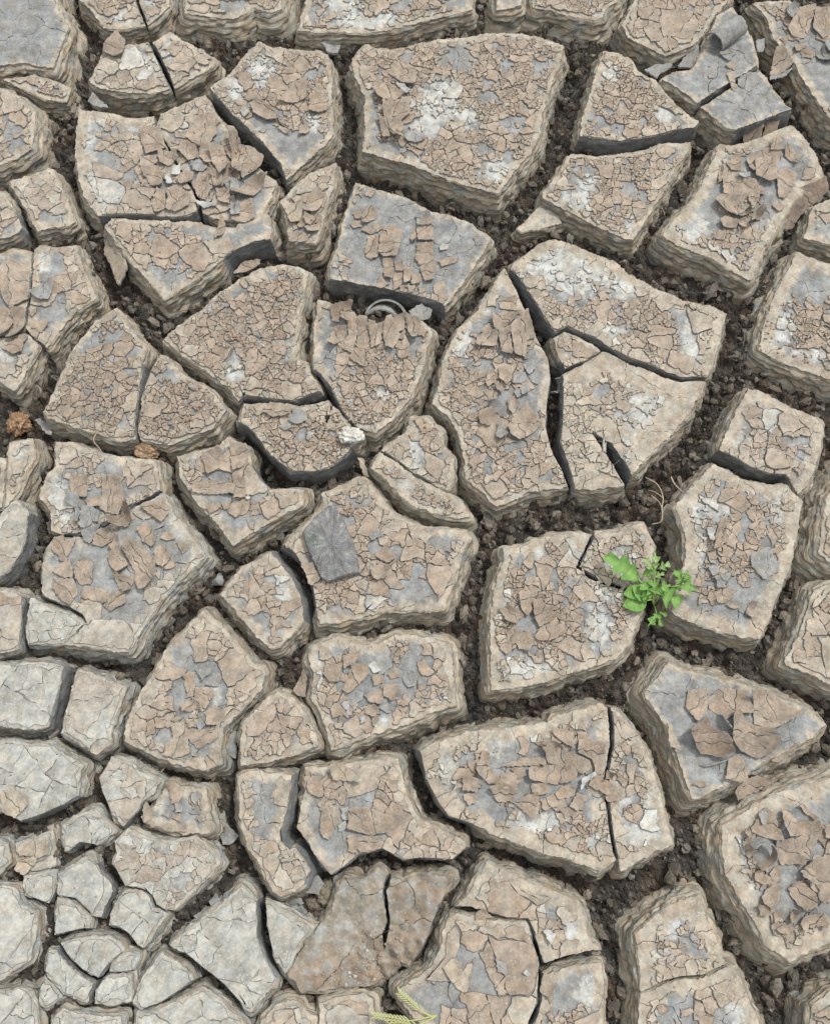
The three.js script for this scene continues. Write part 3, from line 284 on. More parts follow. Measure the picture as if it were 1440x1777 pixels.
// one piece of dried skin: a thin plate with rounded edge that follows the surface below
function flakeGeo(poly, surf, thick, lift, curl, col, edgeCol, rnd) {
  let P = poly; if (area2(P) < 0) P = P.slice().reverse();
  const n = P.length, [cx, cz] = centroid(P); let R = 0; for (const q of P) R = Math.max(R, Math.hypot(q[0] - cx, q[1] - cz));
  const m = new Mesher(), ou = rnd() * 3, ov = rnd() * 3, uv = (x, z) => [x / UVT + ou, z / UVT + ov];
  const tx = (rnd() - 0.5) * lift * 1.2 / R, tz = (rnd() - 0.5) * lift * 1.2 / R;
  const yb = (x, z) => surf(x, z) + lift * 0.5 + (x - cx) * tx + (z - cz) * tz, up = (x, z) => { const r = Math.hypot(x - cx, z - cz) / R; return curl * r * r; };
  const a = [], b = [], c = [], d = [];
  for (let i = 0; i < n; i++) {
    const [x, z] = P[i], y = yb(x, z), e = up(x, z), k1 = 1 - 0.00035 / R, x1 = cx + (x - cx) * k1, z1 = cz + (z - cz) * k1, x2 = cx + (x - cx) * 0.87, z2 = cz + (z - cz) * 0.87, sp = 0.95 + 0.1 * rnd();
    const ec = edgeCol.map((q) => q * sp);
    a.push(m.v(x, y - 0.0006 + e * 0.8, z, ec, x / UVT, y / UVT)); b.push(m.v(x, y + thick * 0.9 + e, z, ec, x / UVT, y / UVT + 0.02));
    c.push(m.v(x1, y + thick * 0.93 + e, z1, mix3(col, edgeCol, 0.35), ...uv(x, z))); d.push(m.v(x2, yb(x2, z2) + thick + up(x2, z2) * (0.85 + 0.3 * rnd()), z2, col, ...uv(x2, z2)));
  }
  const o = m.v(cx, yb(cx, cz) + thick * (0.9 + 0.2 * rnd()), cz, col, ...uv(cx, cz));
  for (let i = 0; i < n; i++) { const j = (i + 1) % n; m.q(a[i], b[i], b[j], a[j]); m.q(c[i], d[i], d[j], c[j]); m.t(d[i], o, d[j]); }
  return m.geo();
}

let flakeCount = 0;
BLOCKS.forEach((B, bi) => {
  const rnd = rng(1000 + bi * 17), topY = (B.lift ?? (rnd() * 6 - 3)) / 1000, H = (B.H ?? 0.050) + 0.004;
  let P = B.p.map(([u, v, f]) => [...at(u, v, topY), f ?? 0]);
  if (area2(P) < 0) { const f = P.map((q) => q[2]), n = P.length; P = P.map((_, i) => { const k = n - 1 - i, src = P[k]; return [src[0], src[1], f[(k - 1 + n) % n]]; }); }
  // ragged contour
  let C0 = resample(P, 0.0025); const n = C0.length;
  const fresh = C0.map((q) => q[2]), fw = fresh.map((_, i) => { let s = 0; for (let k = -3; k <= 3; k++) s += fresh[(i + k + n) % n]; return s / 7; });
  const nor = C0.map((_, i) => { let x = 0, z = 0; for (let k = 1; k <= 3; k++) { const a = C0[(i - k + n) % n], b = C0[(i + k) % n]; const L = Math.hypot(b[0] - a[0], b[1] - a[1]) || 1; x += (b[1] - a[1]) / L; z -= (b[0] - a[0]) / L; } const L = Math.hypot(x, z) || 1; return [x / L, z / L]; });
  const K = C0.map((q, i) => { const r = mix(1, 0.6, fw[i]), w = (0.0022 * fbm(q[0] * 50 + bi, q[1] * 50, 3) + 0.0017 * fbm(q[0] * 190, q[1] * 190 + bi, 2, n2b)) * r - 0.0003 + 0.0010 * (1 - fw[i]); return [q[0] + nor[i][0] * w, q[1] + nor[i][1] * w]; });
  const Ks = C0.map((q, i) => { const w = 0.0022 * fbm(q[0] * 40 + bi, q[1] * 40, 2) * mix(1, 0.4, fw[i]) + 0.0010 * (1 - fw[i]); return [q[0] + nor[i][0] * w, q[1] + nor[i][1] * w]; });
  const poly = K, tiltX = (rnd() - 0.5) * 0.02, tiltZ = (rnd() - 0.5) * 0.02, [bx, bz] = centroid(P);
  const coarse = P.map((q) => [q[0], q[1]]);
  const top = (x, z) => {
    const d = edgeDist(coarse, x, z); let y = topY + (x - bx) * tiltX + (z - bz) * tiltZ + 0.0016 * fbm(x * 22 + bi, z * 22, 3) + 0.0007 * fbm(x * 120, z * 120, 3, n2b) - 0.0007 * Math.exp(-d / 0.002) * (B.smooth ? 3 : 1);
    if (B.slump) { const [u, v] = px(x, topY, z); y -= 0.010 * sm(1590, 1730, v) * sm(700, 560, Math.abs(u - 620) + 500) - 0.006 * sm(40, 120, Math.hypot(u - 640, v - 1610)) - 0.011 * fbm(x * 55, z * 55, 5, n2c) * sm(90, 30, Math.hypot(u - 675, v - 1665)) - 0.005 * fbm(x * 30, z * 30, 4, n2b); }
    return y;
  };
  const paleC = C.pale, base = B.slump ? [0.29, 0.262, 0.215] : mix3(C.grey, C.pale, (B.pale ?? 0) * 0.35);
  const topCol = (x, z) => {
    const [u, v] = px(x, topY, z), d = edgeDist(coarse, x, z) / PX, w = fbm(x * 60, z * 60, 3, n2c);
    let c = mix3(base, C.greyL, sm(-0.1, 0.5, fbm(x * 30 + 9, z * 30, 4)) * 0.7);
    const s = inEll(B.salt, u, v, 1.15) * 0.8 + 0.55 * fbm(x * 75, z * 75, 4, n2b) + 0.25 * fbm(x * 260, z * 260, 2); c = mix3(c, C.salt, sm(0.3, 0.62, s) * 0.9);
    if (B.slump) c = mix3(mix3(c, [0.36, 0.345, 0.30], sm(0.0, 0.35, fbm(x * 90 + 4, z * 90, 4, n2b))), [0.30, 0.232, 0.168], sm(0.0, 0.16, fbm(x * 48, z * 48, 6) + 0.5 * sm(1600, 1690, v) + 0.35 * sm(650, 700, u) - 0.3) * 0.8);
    else { const rim = (B.mainGrey ? 5 : (B.rim ?? 8) + 5) + 12 * w; if (d < rim) c = mix3(C.cream, C.tan, sm(-0.1, 0.4, fbm(x * 60, z * 60, 4)) * 0.8); if (B.pale > 0.4 && d < rim) c = mix3(c, paleC, B.pale * 0.8); if (B.rimTan && w > -0.12) c = C.cream; }
    return c;
  };
  const g = new THREE.Group(); thing(g, 'mud_block', B.l, 'mud block', 'dried mud blocks parted by cracks');
  const part = (m, name, mat, parent = g) => { const o = shade(new THREE.Mesh(m.geo ? m.geo() : m, mat)); o.name = name; parent.add(o); return o; };

  { // top crust: a few large plates parted by hairline cracks, each a grid cut by its outline
    let x0 = 9, x1 = -9, z0 = 9, z1 = -9; for (const q of poly) { x0 = Math.min(x0, q[0]); x1 = Math.max(x1, q[0]); z0 = Math.min(z0, q[1]); z1 = Math.max(z1, q[1]); }
    const S = 0.0031, area = Math.abs(area2(poly)), seeds = [], want = B.slump ? 7 : Math.max(1, Math.round(area / (B.mainGrey ? 46 * PX : 58 * PX) ** 2));
    for (let t = 0; t < want * 8 && seeds.length < want; t++) { const x = mix(x0, x1, rnd()), z = mix(z0, z1, rnd()); if (inside(poly, x, z) && seeds.every((q) => Math.hypot(q[0] - x, q[1] - z) > 26 * PX)) seeds.push([x, z]); }
    const pieces = seeds.length < 2 ? [poly] : seeds.map(([x, z], si) => {
      let cpoly = [[x - 0.4, z - 0.4], [x + 0.4, z - 0.4], [x + 0.4, z + 0.4], [x - 0.4, z + 0.4]];
      seeds.forEach((p, sj) => { if (sj === si) return; const dx = p[0] - x, dz = p[1] - z, d = Math.hypot(dx, dz), hh = hash(Math.min(si, sj) + bi, Math.max(si, sj) * 3.3), gp = (hh < 0.25 ? 0 : 0.18 + 0.4 * (hh - 0.25)) * PX; cpoly = halfPlane(cpoly, x + dx / 2 - dx / d * gp, z + dz / 2 - dz / d * gp, dx, dz); });
      const q = cpoly.length > 2 ? clipConvex(poly, cpoly) : []; if (q.length < 3) return null;
      return resample(q, 0.0026).map((p) => { const k = sm(0.0015, 0.006, edgeDist(coarse, p[0], p[1])); return [p[0] + k * (0.0034 * n2(p[0] * 48 + 20, p[1] * 48) + 0.0012 * n2b(p[0] * 190, p[1] * 190)), p[1] + k * (0.0034 * n2(p[0] * 48 + 80, p[1] * 48) + 0.0012 * n2b(p[0] * 190 + 80, p[1] * 190))]; });
    }).filter(Boolean);
    for (const pc of pieces) {
      const m = new Mesher(), key = new Map(), nn = pc.length, lift = pieces.length > 1 ? 0.0004 * rnd() : 0;
      let a0 = 9, a1 = -9, b0 = 9, b1 = -9; for (const q of pc) { a0 = Math.min(a0, q[0]); a1 = Math.max(a1, q[0]); b0 = Math.min(b0, q[1]); b1 = Math.max(b1, q[1]); }
      a0 = x0 + Math.floor((a0 - x0) / S) * S; b0 = z0 + Math.floor((b0 - z0) / S) * S;
      const vert = (x, z) => { const k = Math.round(x * 2e5) + '_' + Math.round(z * 2e5); let i = key.get(k); if (i === undefined) { i = m.v(x, top(x, z) + lift, z, topCol(x, z), x / UVT, z / UVT); key.set(k, i); } return i; };
      const I = Math.ceil((a1 - a0) / S) + 1, J = Math.ceil((b1 - b0) / S) + 1, border = new Uint8Array(I * (J + 1)), mark = (x, z) => { border[Math.floor((z - b0) / S) * I + Math.floor((x - a0) / S)] = 1; };
      for (let i = 0; i < nn; i++) { const a = pc[i], b = pc[(i + 1) % nn]; for (let t = 0; t < 1; t += 0.1) mark(mix(a[0], b[0], t), mix(a[1], b[1], t)); }
      for (let j = 0; j < J; j++) for (let i = 0; i < I; i++) {
        const a = a0 + i * S, b = b0 + j * S;
        if (!border[j * I + i]) { if (inside(pc, a + S / 2, b + S / 2)) m.q(vert(a, b), vert(a, b + S), vert(a + S, b + S), vert(a + S, b)); continue; }
        const cc = clipConvex(pc, [[a, b], [a + S, b], [a + S, b + S], [a, b + S]]); if (cc.length < 3) continue;
        for (const [p, q, r] of THREE.ShapeUtils.triangulateShape(cc.map((q) => new THREE.Vector2(q[0], q[1])), [])) m.t(vert(...cc[p]), vert(...cc[r]), vert(...cc[q]));
      }
      if (pieces.length > 1) { const up = pc.map(([x, z]) => m.v(x, top(x, z) + lift, z, base, x / UVT, z / UVT)), dn = pc.map(([x, z]) => m.v(x, top(x, z) - 0.003, z, base, x / UVT, z / UVT + 0.02)); for (let i = 0; i < nn; i++) { const k = (i + 1) % nn; m.q(dn[i], up[i], up[k], dn[k]); } }
      part(m, 'crust_plate', M.clay);
    }
    if (pieces.length > 1) { const m = new Mesher(), inner = resample(P, 0.006); const id = inner.map(([x, z]) => m.v(x, top(x, z) - 0.0028, z, base, x / UVT, z / UVT)); for (const [p, q, r] of THREE.ShapeUtils.triangulateShape(inner.map((q) => new THREE.Vector2(q[0], q[1])), [])) m.t(id[p], id[r], id[q]); part(m, 'inner_core', M.clay); }
  }
  { // sides: beds standing proud of one another where weathered, smooth where freshly broken
    const D = DEPTHS.filter((d) => d < H - 0.002).concat([H]), fl = B.flare ?? 1; let s = 0;
    const col = (i, d, x, y, z) => {
      const w = fbm(x * 30 + z * 21, y * 90 + bi, 3, n2c), dd = d + 0.006 * w, bed = n2b(dd * 420, bi + 0.8 * n2(x * 9, z * 9));
      const bk = Math.floor((d + 0.0012 * n2(x * 14, z * 14)) / 0.0029), hb = hash(bk + 0.3, bi * 2.1);
      let c = mix3(C.wallTop, hb < 0.4 ? C.wallTop : hb < 0.7 ? C.cream : [0.355, 0.325, 0.262], 0.55); c = mix3(c, C.cream, 0.3 * sm(-0.2, 0.6, bed)); if (B.pale > 0.4) c = mix3(c, C.pale, 0.8);
      c = mix3(c, [0.31, 0.292, 0.25], sm(0.05, 0.3, fbm(x * 55, z * 55 + y * 120, 4)) * 0.8); c = mix3(c, [0.36, 0.305, 0.23], sm(0.1, 0.35, fbm(x * 30 + 8, z * 30 + y * 60, 3, n2b)) * 0.6);
      return c;
    };
    const colF = (d, x, y, z) => mix3(C.fresh, [0.235, 0.237, 0.228], sm(-0.1, 0.45, fbm(x * 24 + y * 18, z * 24 - y * 26, 4, n2b)));
    const ring = []; const L = [];
    for (let i = 0; i <= n; i++) { L.push(s); const a = K[i % n], b = K[(i + 1) % n]; s += Math.hypot(b[0] - a[0], b[1] - a[1]); }
    const pos = (i, d) => {
      const ii = i % n, kd = sm(0.0008, 0.0045, d), q = [mix(K[ii][0], Ks[ii][0], kd), mix(K[ii][1], Ks[ii][1], kd)], w = fw[ii], nn = nor[ii], f = d / 0.058;
      const ly = (d + 0.0012 * n2(q[0] * 14, q[1] * 14)) / 0.0029, k = Math.floor(ly), fr = ly - k, e = sm(0, 0.22, fr), low = sm(0.010, 0.019, d + 0.008 * n2(L[ii] * 12, bi));
      const step = (kk) => (hash(kk, bi * 1.7) - 0.5) * 0.0013 + n2c(L[ii] * 14 + kk * 31.7, kk * 5.3 + bi) * 0.0010 - (hash(Math.floor(L[ii] * (60 + 60 * hash(kk, bi)) + hash(kk, 5) * 9), kk + bi) > 0.72 ? 0.0022 : 0);
      let o = fl * (0.0165 * Math.pow(f, 0.85)) + mix(step(k - 1), step(k), e) * sm(0, 0.0012, d) * (1 - 0.6 * low) + 0.0012 * sm(0.001, 0.012, d) * n3(q[0] * 36, q[1] * 36, d * 50) + 0.0016 * sm(0.001, 0.006, d) * n3(q[0] * 26 + 9, q[1] * 26, d * 190 + bi) + low * (0.0022 * n3(q[0] * 70, q[1] * 70, d * 110) + 0.0012 * n3(q[0] * 180, q[1] * 180, d * 260));
      o -= 0.0035 * sm(0.012, 0.02, d) * sm(0.03, 0.022, d) * sm(-0.1, 0.5, n2(L[ii] * 22, bi));
      const of = (B.leanRight ? 0.017 : 0.0042) * Math.pow(f, 0.9) + (0.0016 * n3(q[0] * 34, q[1] * 34, d * 40) + 0.0007 * n3(q[0] * 140, q[1] * 140, d * 120)) * sm(0, 0.004, d);
      o = mix(o, of, w) - 0.0007 * (1 - sm(0, 0.0008, d)) * (1 - w);
      return [q[0] + nn[0] * o, top(K[ii][0], K[ii][1]) - d, q[1] + nn[1] * o];
    };
    for (let i = 0; i <= n; i++) ring.push(D.map((d) => pos(i, d)));
    const ids = { r: [], f: [] }, runs = []; let start = 0; while (start < n && fresh[start] === fresh[(start - 1 + n) % n]) start++; if (start === n) start = 0;
    for (let q = 0, last = -1; q < n; q++) {
      const i = (start + q) % n, F = fresh[i]; if (F !== last) { runs.push({ F, m: new Mesher(), book: [] }); last = F; } const { m, book } = runs[runs.length - 1];
      const colm = (k) => { if (!book[k]) book[k] = ring[k].map(([x, y, z], j) => F ? m.v(x, y, z, colF(D[j], x, y, z), L[k] / UVT, (y + 0.013 * bi) / UVT) : m.v(x, y, z, col(k, D[j], x, y, z), L[k] / 0.24 + bi * 0.37, y / 0.08 + bi * 0.21)); return book[k]; };
      const a = colm(i), b = i + 1 === n && runs.length > 1 && book[0] ? colm(n) : colm(i + 1);
      for (let j = 0; j < D.length - 1; j++) m.q(a[j], b[j], b[j + 1], a[j + 1]);
    }
    for (const r of runs) part(r.m, r.F ? 'broken_side' : 'layered_side', r.F ? M.fresh : M.wall);
  }
  raise(poly, top);

  // dried skin on top, cracked into pieces
  const made = [];
  if (!B.bare) {
    const cell = (B.cell ?? 18) * (B.cell > 30 ? 0.8 : 0.87) * PX, sub = resample(P, 0.004).map((q, i, all) => { const k = all.length, a = all[(i - 1 + k) % k], b = all[(i + 1) % k], Ln = Math.hypot(b[0] - a[0], b[1] - a[1]) || 1, w = q[2] ? 0.0006 : Math.max(0.0012, (B.pale > 0.4 ? 3.5 : B.rim ?? 8) * PX + (0.004 + 0.25 * (B.rim ?? 8) * PX) * fbm(q[0] * 38 + bi, q[1] * 38, 4)); return [q[0] - (b[1] - a[1]) / Ln * w, q[1] + (b[0] - a[0]) / Ln * w, w]; }).filter((q) => inside(coarse, q[0], q[1]) && edgeDist(coarse, q[0], q[1]) > q[2] * 0.72);
    let x0 = 9, x1 = -9, z0 = 9, z1 = -9; for (const q of P) { x0 = Math.min(x0, q[0]); x1 = Math.max(x1, q[0]); z0 = Math.min(z0, q[1]); z1 = Math.max(z1, q[1]); }
    const pale = B.pale > 0.4, gapK = B.gap ?? 0.85, big = [], sp = Math.max(48, (B.cell ?? 18) * 2.4) * PX;
    for (let t = 0; t < 900; t++) { const x = mix(x0 - sp, x1 + sp, rnd()), z = mix(z0 - sp, z1 + sp, rnd()); if (big.every((q) => Math.hypot(q[0] - x, q[1] - z) > sp * (0.8 + 0.5 * n2(x * 9, z * 9)))) big.push([x, z, rnd(), rnd() < 0.4 ? rnd() : 0]); }
    const emit = (c, pi) => {
      const A = Math.abs(area2(c)); if (A < (3.0 * PX) ** 2) return;
      const [x, z] = centroid(c), [u, v] = px(x, topY, z), w = fbm(x * 45, z * 45, 3), r = Math.sqrt(A);
      if (inEll(B.grey, u, v) + 0.35 * w > 0.36) return;
      if (!pale && (B.cell ?? 18) < 26 && !B.rough && fbm(x * 19 + bi * 7, z * 19, 3, n2b) + 0.2 * w > 0.3) return;
      const sa = inEll(B.salt, u, v, 1.15) * 0.9 + 0.55 * fbm(x * 75, z * 75, 3, n2b); if (sa > 0.42 && rnd() < 0.72) return;
      if (rnd() < (pale ? 0.01 : 0.05 * Math.min(1, 0.008 / r))) return;
      let per = 0; c.forEach((a, i) => { const b = c[(i + 1) % c.length]; per += Math.hypot(a[0] - b[0], a[1] - b[1]); });
      c = resample(c, Math.max(0.0014, per / 20)).map((a) => { const k = sm(0, 0.0045, edgeDist(coarse, a[0], a[1])) ; return [a[0] + k * (0.0026 * n2(a[0] * 62, a[1] * 62) + 0.0013 * n2b(a[0] * 190, a[1] * 190) + 0.00045 * n2c(a[0] * 560, a[1] * 560)), a[1] + k * (0.0026 * n2(a[0] * 62 + 50, a[1] * 62) + 0.0013 * n2b(a[0] * 190 + 50, a[1] * 190) + 0.00045 * n2c(a[0] * 560 + 50, a[1] * 560))]; });
      const ed = edgeDist(coarse, x, z) / PX, dk = 1 - (B.dark ?? 0), pb = big[pi], tone = 0.94 + 0.08 * pb[2] + 0.08 * rnd() + 0.10 * w;
      let col = mix3(C.tan, C.tan2, clamp(0.5 + w * 1.4)); if (ed < (B.rim ?? 8) + 6 + 14 * w) col = mix3(col, C.cream, 0.55); if (sa > 0.42) col = mix3(col, C.salt, 0.75); else if (sa > 0.25) col = mix3(col, C.cream, 0.5); else if (!B.pale && rnd() < 0.04 && r < 0.009) col = mix3(col, C.greyL, 0.75);
      if (B.pale) col = mix3(col, paleC, clamp(B.pale + (B.pale > 0.3 && B.pale < 0.9 ? w * 1.2 : 0)));
      col = col.map((k) => k * tone * dk);
      const pl = pb[3], thick = (pale ? 0.0010 : 0.0014) + 0.0006 * pb[2] + 0.0002 * rnd(), lift = (0.0003 + 0.0016 * pl * rnd() + (B.rough ? 0.0026 * rnd() * rnd() : 0)) * (pale ? 0.4 : 1), curl = (0.0002 + 0.0014 * rnd() * rnd() + 0.0014 * pl * rnd()) * (pale ? 0.25 : Math.min(1.5, r / 0.012));
      made.push({ A, geo: flakeGeo(c, top, thick, lift, curl, col, mix3(col, C.greyL, 0.45), rnd), c, y: thick + lift });
    };
    const split = (c, pi, depth) => {
      const A = Math.abs(area2(c)); let per = 0, cx = 0, cz = 0; c.forEach((a, i) => { const b = c[(i + 1) % c.length], L = Math.hypot(a[0] - b[0], a[1] - b[1]); per += L; cx += (a[0] + b[0]) / 2 * L; cz += (a[1] + b[1]) / 2 * L; }); cx /= per; cz /= per;
      const s = (B.cell > 30 ? 0.9 : 0.72 + 2.0 * Math.max(-0.25, fbm(cx * 22 + bi * 3, cz * 22, 2, n2c))) * Math.exp((rnd() - 0.5) * 1.9), T = (cell * 1.25 * Math.max(0.5, s)) ** 2;
      if (A < T || depth > 9) return emit(c, pi);
      let xx = 0, xz = 0, zz = 0; for (const q of resample(c, Math.max(0.002, per / 24))) { const a = q[0] - cx, b = q[1] - cz; xx += a * a; xz += a * b; zz += b * b; }
      const th = 0.5 * Math.atan2(2 * xz, xx - zz) + (rnd() - 0.5) * 1.0, nx = Math.cos(th), nz = Math.sin(th), off = (rnd() - 0.5) * 0.45 * Math.sqrt(A), ox = cx + nx * off, oz = cz + nz * off;
      const fine = Math.sqrt(A) < cell * 2.2, gp = (fine && rnd() < 0.45 ? 0.04 : (0.16 + 0.55 * rnd()) * Math.min(1.5, Math.pow(Math.sqrt(A) / (26 * PX), 0.5))) * gapK * (pale && rnd() < 0.55 ? 0.15 : 1) * PX;
      const a = halfPlane(c, ox - nx * gp, oz - nz * gp, nx, nz), b = halfPlane(c, ox + nx * gp, oz + nz * gp, -nx, -nz);
      if (a.length < 3 || b.length < 3) return emit(c, pi);
      split(a, pi, depth + 1); split(b, pi, depth + 1);
    };
    big.forEach(([x, z], pi) => {
      let c = [[x - 0.3, z - 0.3], [x + 0.3, z - 0.3], [x + 0.3, z + 0.3], [x - 0.3, z + 0.3]];
      big.forEach((p, pj) => { if (pi === pj) return; const dx = p[0] - x, dz = p[1] - z, d = Math.hypot(dx, dz); if (d > sp * 4) return; const gp = (0.35 + 0.75 * hash(Math.min(pi, pj) * 1.3, Math.max(pi, pj) * 0.7 + bi)) * gapK * (pale ? 0.3 : 1) * PX; c = halfPlane(c, x + dx / 2 - dx / d * gp, z + dz / 2 - dz / d * gp, dx, dz); });
      if (c.length < 3) return; c = clipConvex(sub, c); if (c.length < 3 || Math.abs(area2(c)) < 1e-6) return; split(c, pi, 0);
    });
  }
  made.sort((a, b) => b.A - a.A);
  const rest = new Mesher();
  made.forEach((f, k) => {
    raise(f.c, (x, z) => top(x, z) + f.y);
    if (k < 300) { part(f.geo, 'skin_flake', M.clay); flakeCount++; return; }
    const at0 = rest.p.length / 3, a = f.geo.attributes; for (let i = 0; i < a.position.count; i++) rest.v(a.position.getX(i), a.position.getY(i), a.position.getZ(i), [a.color.getX(i), a.color.getY(i), a.color.getZ(i)], a.uv.getX(i), a.uv.getY(i)); for (const i of f.geo.index.array) rest.i.push(at0 + i);
  });
  if (rest.i.length) { const o = part(rest, 'small_skin_flakes', M.clay); o.userData.kind = 'stuff'; }
  blocks.push({ poly, coarse, top, topY, label: B.l, B });
});


// ---------------------------------------------------------------- loose flakes lying on the blocks
const loose = [];
const word = (t) => ({ tan: 'tan', grey: 'grey', brown: 'brown', cream: 'cream', white: 'whitish' })[t];
const TINT = { tan: [0.362, 0.298, 0.234], grey: [0.305, 0.306, 0.294], brown: [0.300, 0.238, 0.184], cream: [0.415, 0.36, 0.28], white: [0.47, 0.475, 0.45] };
// outline in photograph pixels -> thin curved plate; curl lifts its edges (mm), axis in degrees is the direction that bends most
function plate(pts, o = {}) {
  const rnd = rng(5000 + loose.length * 13), y0 = o.y ?? 0.002;
  let P = pts.map(([u, v]) => at(u, v, y0)); if (area2(P) < 0) P.reverse();
  P = P.flatMap((a, i) => { const b = P[(i + 1) % P.length]; return [[mix(a[0], b[0], 0.06), mix(a[1], b[1], 0.06)], [mix(a[0], b[0], 0.94), mix(a[1], b[1], 0.94)]]; });
  let per = 0; P.forEach((a, i) => { const b = P[(i + 1) % P.length]; per += Math.hypot(a[0] - b[0], a[1] - b[1]); });
  P = resample(P, Math.max(0.0026, per / 38)).map((a) => [a[0] + 0.0011 * n2(a[0] * 150 + 7, a[1] * 150) + 0.0005 * n2b(a[0] * 600, a[1] * 600), a[1] + 0.0011 * n2(a[0] * 150 + 60, a[1] * 150) + 0.0005 * n2b(a[0] * 600 + 60, a[1] * 600)]);
  const n = P.length, [cx, cz] = centroid(P), R = Math.sqrt(Math.abs(area2(P)) / Math.PI), ax = (o.ax ?? rnd() * 180) * Math.PI / 180, ca = Math.cos(ax), sa = Math.sin(ax), cu = (o.cu ?? 1.5 + 3 * rnd()) * 1.45 / 1000;
  const t1 = o.tilt ? o.tilt[0] : (rnd() - 0.5) * 0.16, t2 = o.tilt ? o.tilt[1] : (rnd() - 0.5) * 0.16;
  const bend = (x, z) => { const p = ((x - cx) * ca + (z - cz) * sa) / R, q = (-(x - cx) * sa + (z - cz) * ca) / R; return cu * (Math.min(p * p, 1.7) + 0.25 * Math.min(q * q, 1.7)) * (o.one ? (p > 0 ? 1 : 0.15) : 1) + (x - cx) * t1 + (z - cz) * t2 + 0.0004 * n2(x * 190, z * 190 + 3); };
  let y = o.y;
  if (y === undefined) { const hs = []; for (let k = 0; k < n; k += 2) for (const f of [0.15, 0.5, 0.9]) { const x = cx + (P[k][0] - cx) * f, z = cz + (P[k][1] - cz) * f; hs.push(heightAt(x, z) - bend(x, z)); } hs.sort((a, b) => a - b); y = hs[Math.floor(hs.length * 0.86)] + 0.0002; }
  const tone = 0.93 + 0.14 * rnd(), th = (o.th ?? 1.7 + 0.7 * rnd()) / 1000, col = TINT[o.t ?? 'tan'].map((k) => k * tone), under = mix3(C.grey, C.greyL, 0.3), edge = mix3(col, C.greyL, 0.6).map((k) => k * 1.12), fs = [1, 0.9, 0.66, 0.33];
  // larger plates are broken across by cracks
  let pieces = [P]; const cuts = o.th ? 0 : R > 0.017 ? 2 : R > 0.0105 ? 1 : R > 0.008 && rnd() < 0.35 ? 1 : 0;
  for (let k = 0; k < cuts; k++) {
    const big = pieces.reduce((m, q) => Math.abs(area2(q)) > Math.abs(area2(m)) ? q : m, pieces[0]), [bx, bz] = centroid(big), an = rnd() * Math.PI, nx = Math.cos(an), nz = Math.sin(an), ox = bx + (rnd() - 0.5) * R * 0.5, oz = bz + (rnd() - 0.5) * R * 0.5, gp = (0.25 + 0.5 * rnd()) * PX;
    const warp = (q) => { const s = -(q[0] - ox) * nz + (q[1] - oz) * nx, w = 0.0026 * n2(s * 70 + k * 9 + bx * 50, 3) + 0.0006 * n2(s * 420, k + bz * 50); return [q[0] + nx * w, q[1] + nz * w]; };
    const cutLine = (sg) => { const h = halfPlane(big, ox - nx * gp * sg, oz - nz * gp * sg, nx * sg, nz * sg); return h.length > 2 ? resample(h, 0.0024).map((q) => { const dd = Math.abs((q[0] - ox) * nx + (q[1] - oz) * nz); return dd < gp * 1.2 + 1e-5 ? warp(q) : q; }) : null; };
    const A = cutLine(1), Bq = cutLine(-1); if (!A || !Bq || Math.abs(area2(A)) < 1.2e-5 || Math.abs(area2(Bq)) < 1.2e-5) continue;
    pieces = pieces.filter((q) => q !== big).concat([A, Bq]);
  }
  const meshes = pieces.map((Q, pi) => {
    const m = new Mesher(), n = Q.length, [qx, qz] = centroid(Q), ou = rnd() * 5, k1 = pi ? (rnd() - 0.5) * 0.06 : 0, k2 = pi ? (rnd() - 0.5) * 0.06 : 0, Y = (x, z) => y + bend(x, z) + (x - qx) * k1 + (z - qz) * k2;
    const layer = (up) => fs.map((f, k) => Q.map(([x, z]) => { const X = qx + (x - qx) * f, Z = qz + (z - qz) * f; return m.v(X, Y(X, Z) + (up ? th * (k ? 1 : 0.85) : 0), Z, up ? (k ? col : mix3(col, edge, 0.6)) : under, X / UVT + ou, Z / UVT); }));
    const T = layer(true), U = layer(false), tc = m.v(qx, Y(qx, qz) + th, qz, col, qx / UVT + ou, qz / UVT), uc = m.v(qx, Y(qx, qz), qz, under, qx / UVT, qz / UVT);
    const s1 = Q.map(([x, z]) => m.v(x, Y(x, z) + th * 0.85, z, edge, x / UVT, z / UVT)), s0 = Q.map(([x, z]) => m.v(x, Y(x, z), z, edge, x / UVT, z / UVT));
    for (let i = 0; i < n; i++) {
      const j = (i + 1) % n;
      for (let k = 0; k < 3; k++) { m.q(T[k][i], T[k + 1][i], T[k + 1][j], T[k][j]); m.q(U[k][i], U[k][j], U[k + 1][j], U[k + 1][i]); }
      m.t(T[3][i], tc, T[3][j]); m.t(U[3][i], U[3][j], uc); m.q(s0[i], s1[i], s1[j], s0[j]);
    }
    return shade(new THREE.Mesh(m.geo(), M.clay));
  });
  let mesh = meshes[0]; if (meshes.length > 1) { mesh = new THREE.Group(); meshes.forEach((q) => { q.name = 'flake_fragment'; mesh.add(q); }); }
  raise(P, (x, z) => y + bend(x, z) + th);
  const [u, v] = [pts.reduce((s, q) => s + q[0], 0) / pts.length, pts.reduce((s, q) => s + q[1], 0) / pts.length];
  loose.push({ mesh, u, v, t: o.t ?? 'tan', host: o.host, label: o.label, name: o.name ?? 'mud_flake' });
  return mesh;
}
// flat lists of numbers taken from enlargements of the photograph: corner (ox, oy), 3.6 times enlarged
const from = (ox, oy, a) => { const o = []; for (let i = 0; i < a.length; i += 2) o.push([ox + a[i] / 3.6, oy + a[i + 1] / 3.6]); return o; };
function lay(host, ox, oy, list) { for (const [o, ...a] of list) plate(from(ox, oy, a), { host, ...o }); }
const g = { t: 'grey' }, w = { t: 'white' }, b = { t: 'brown' };

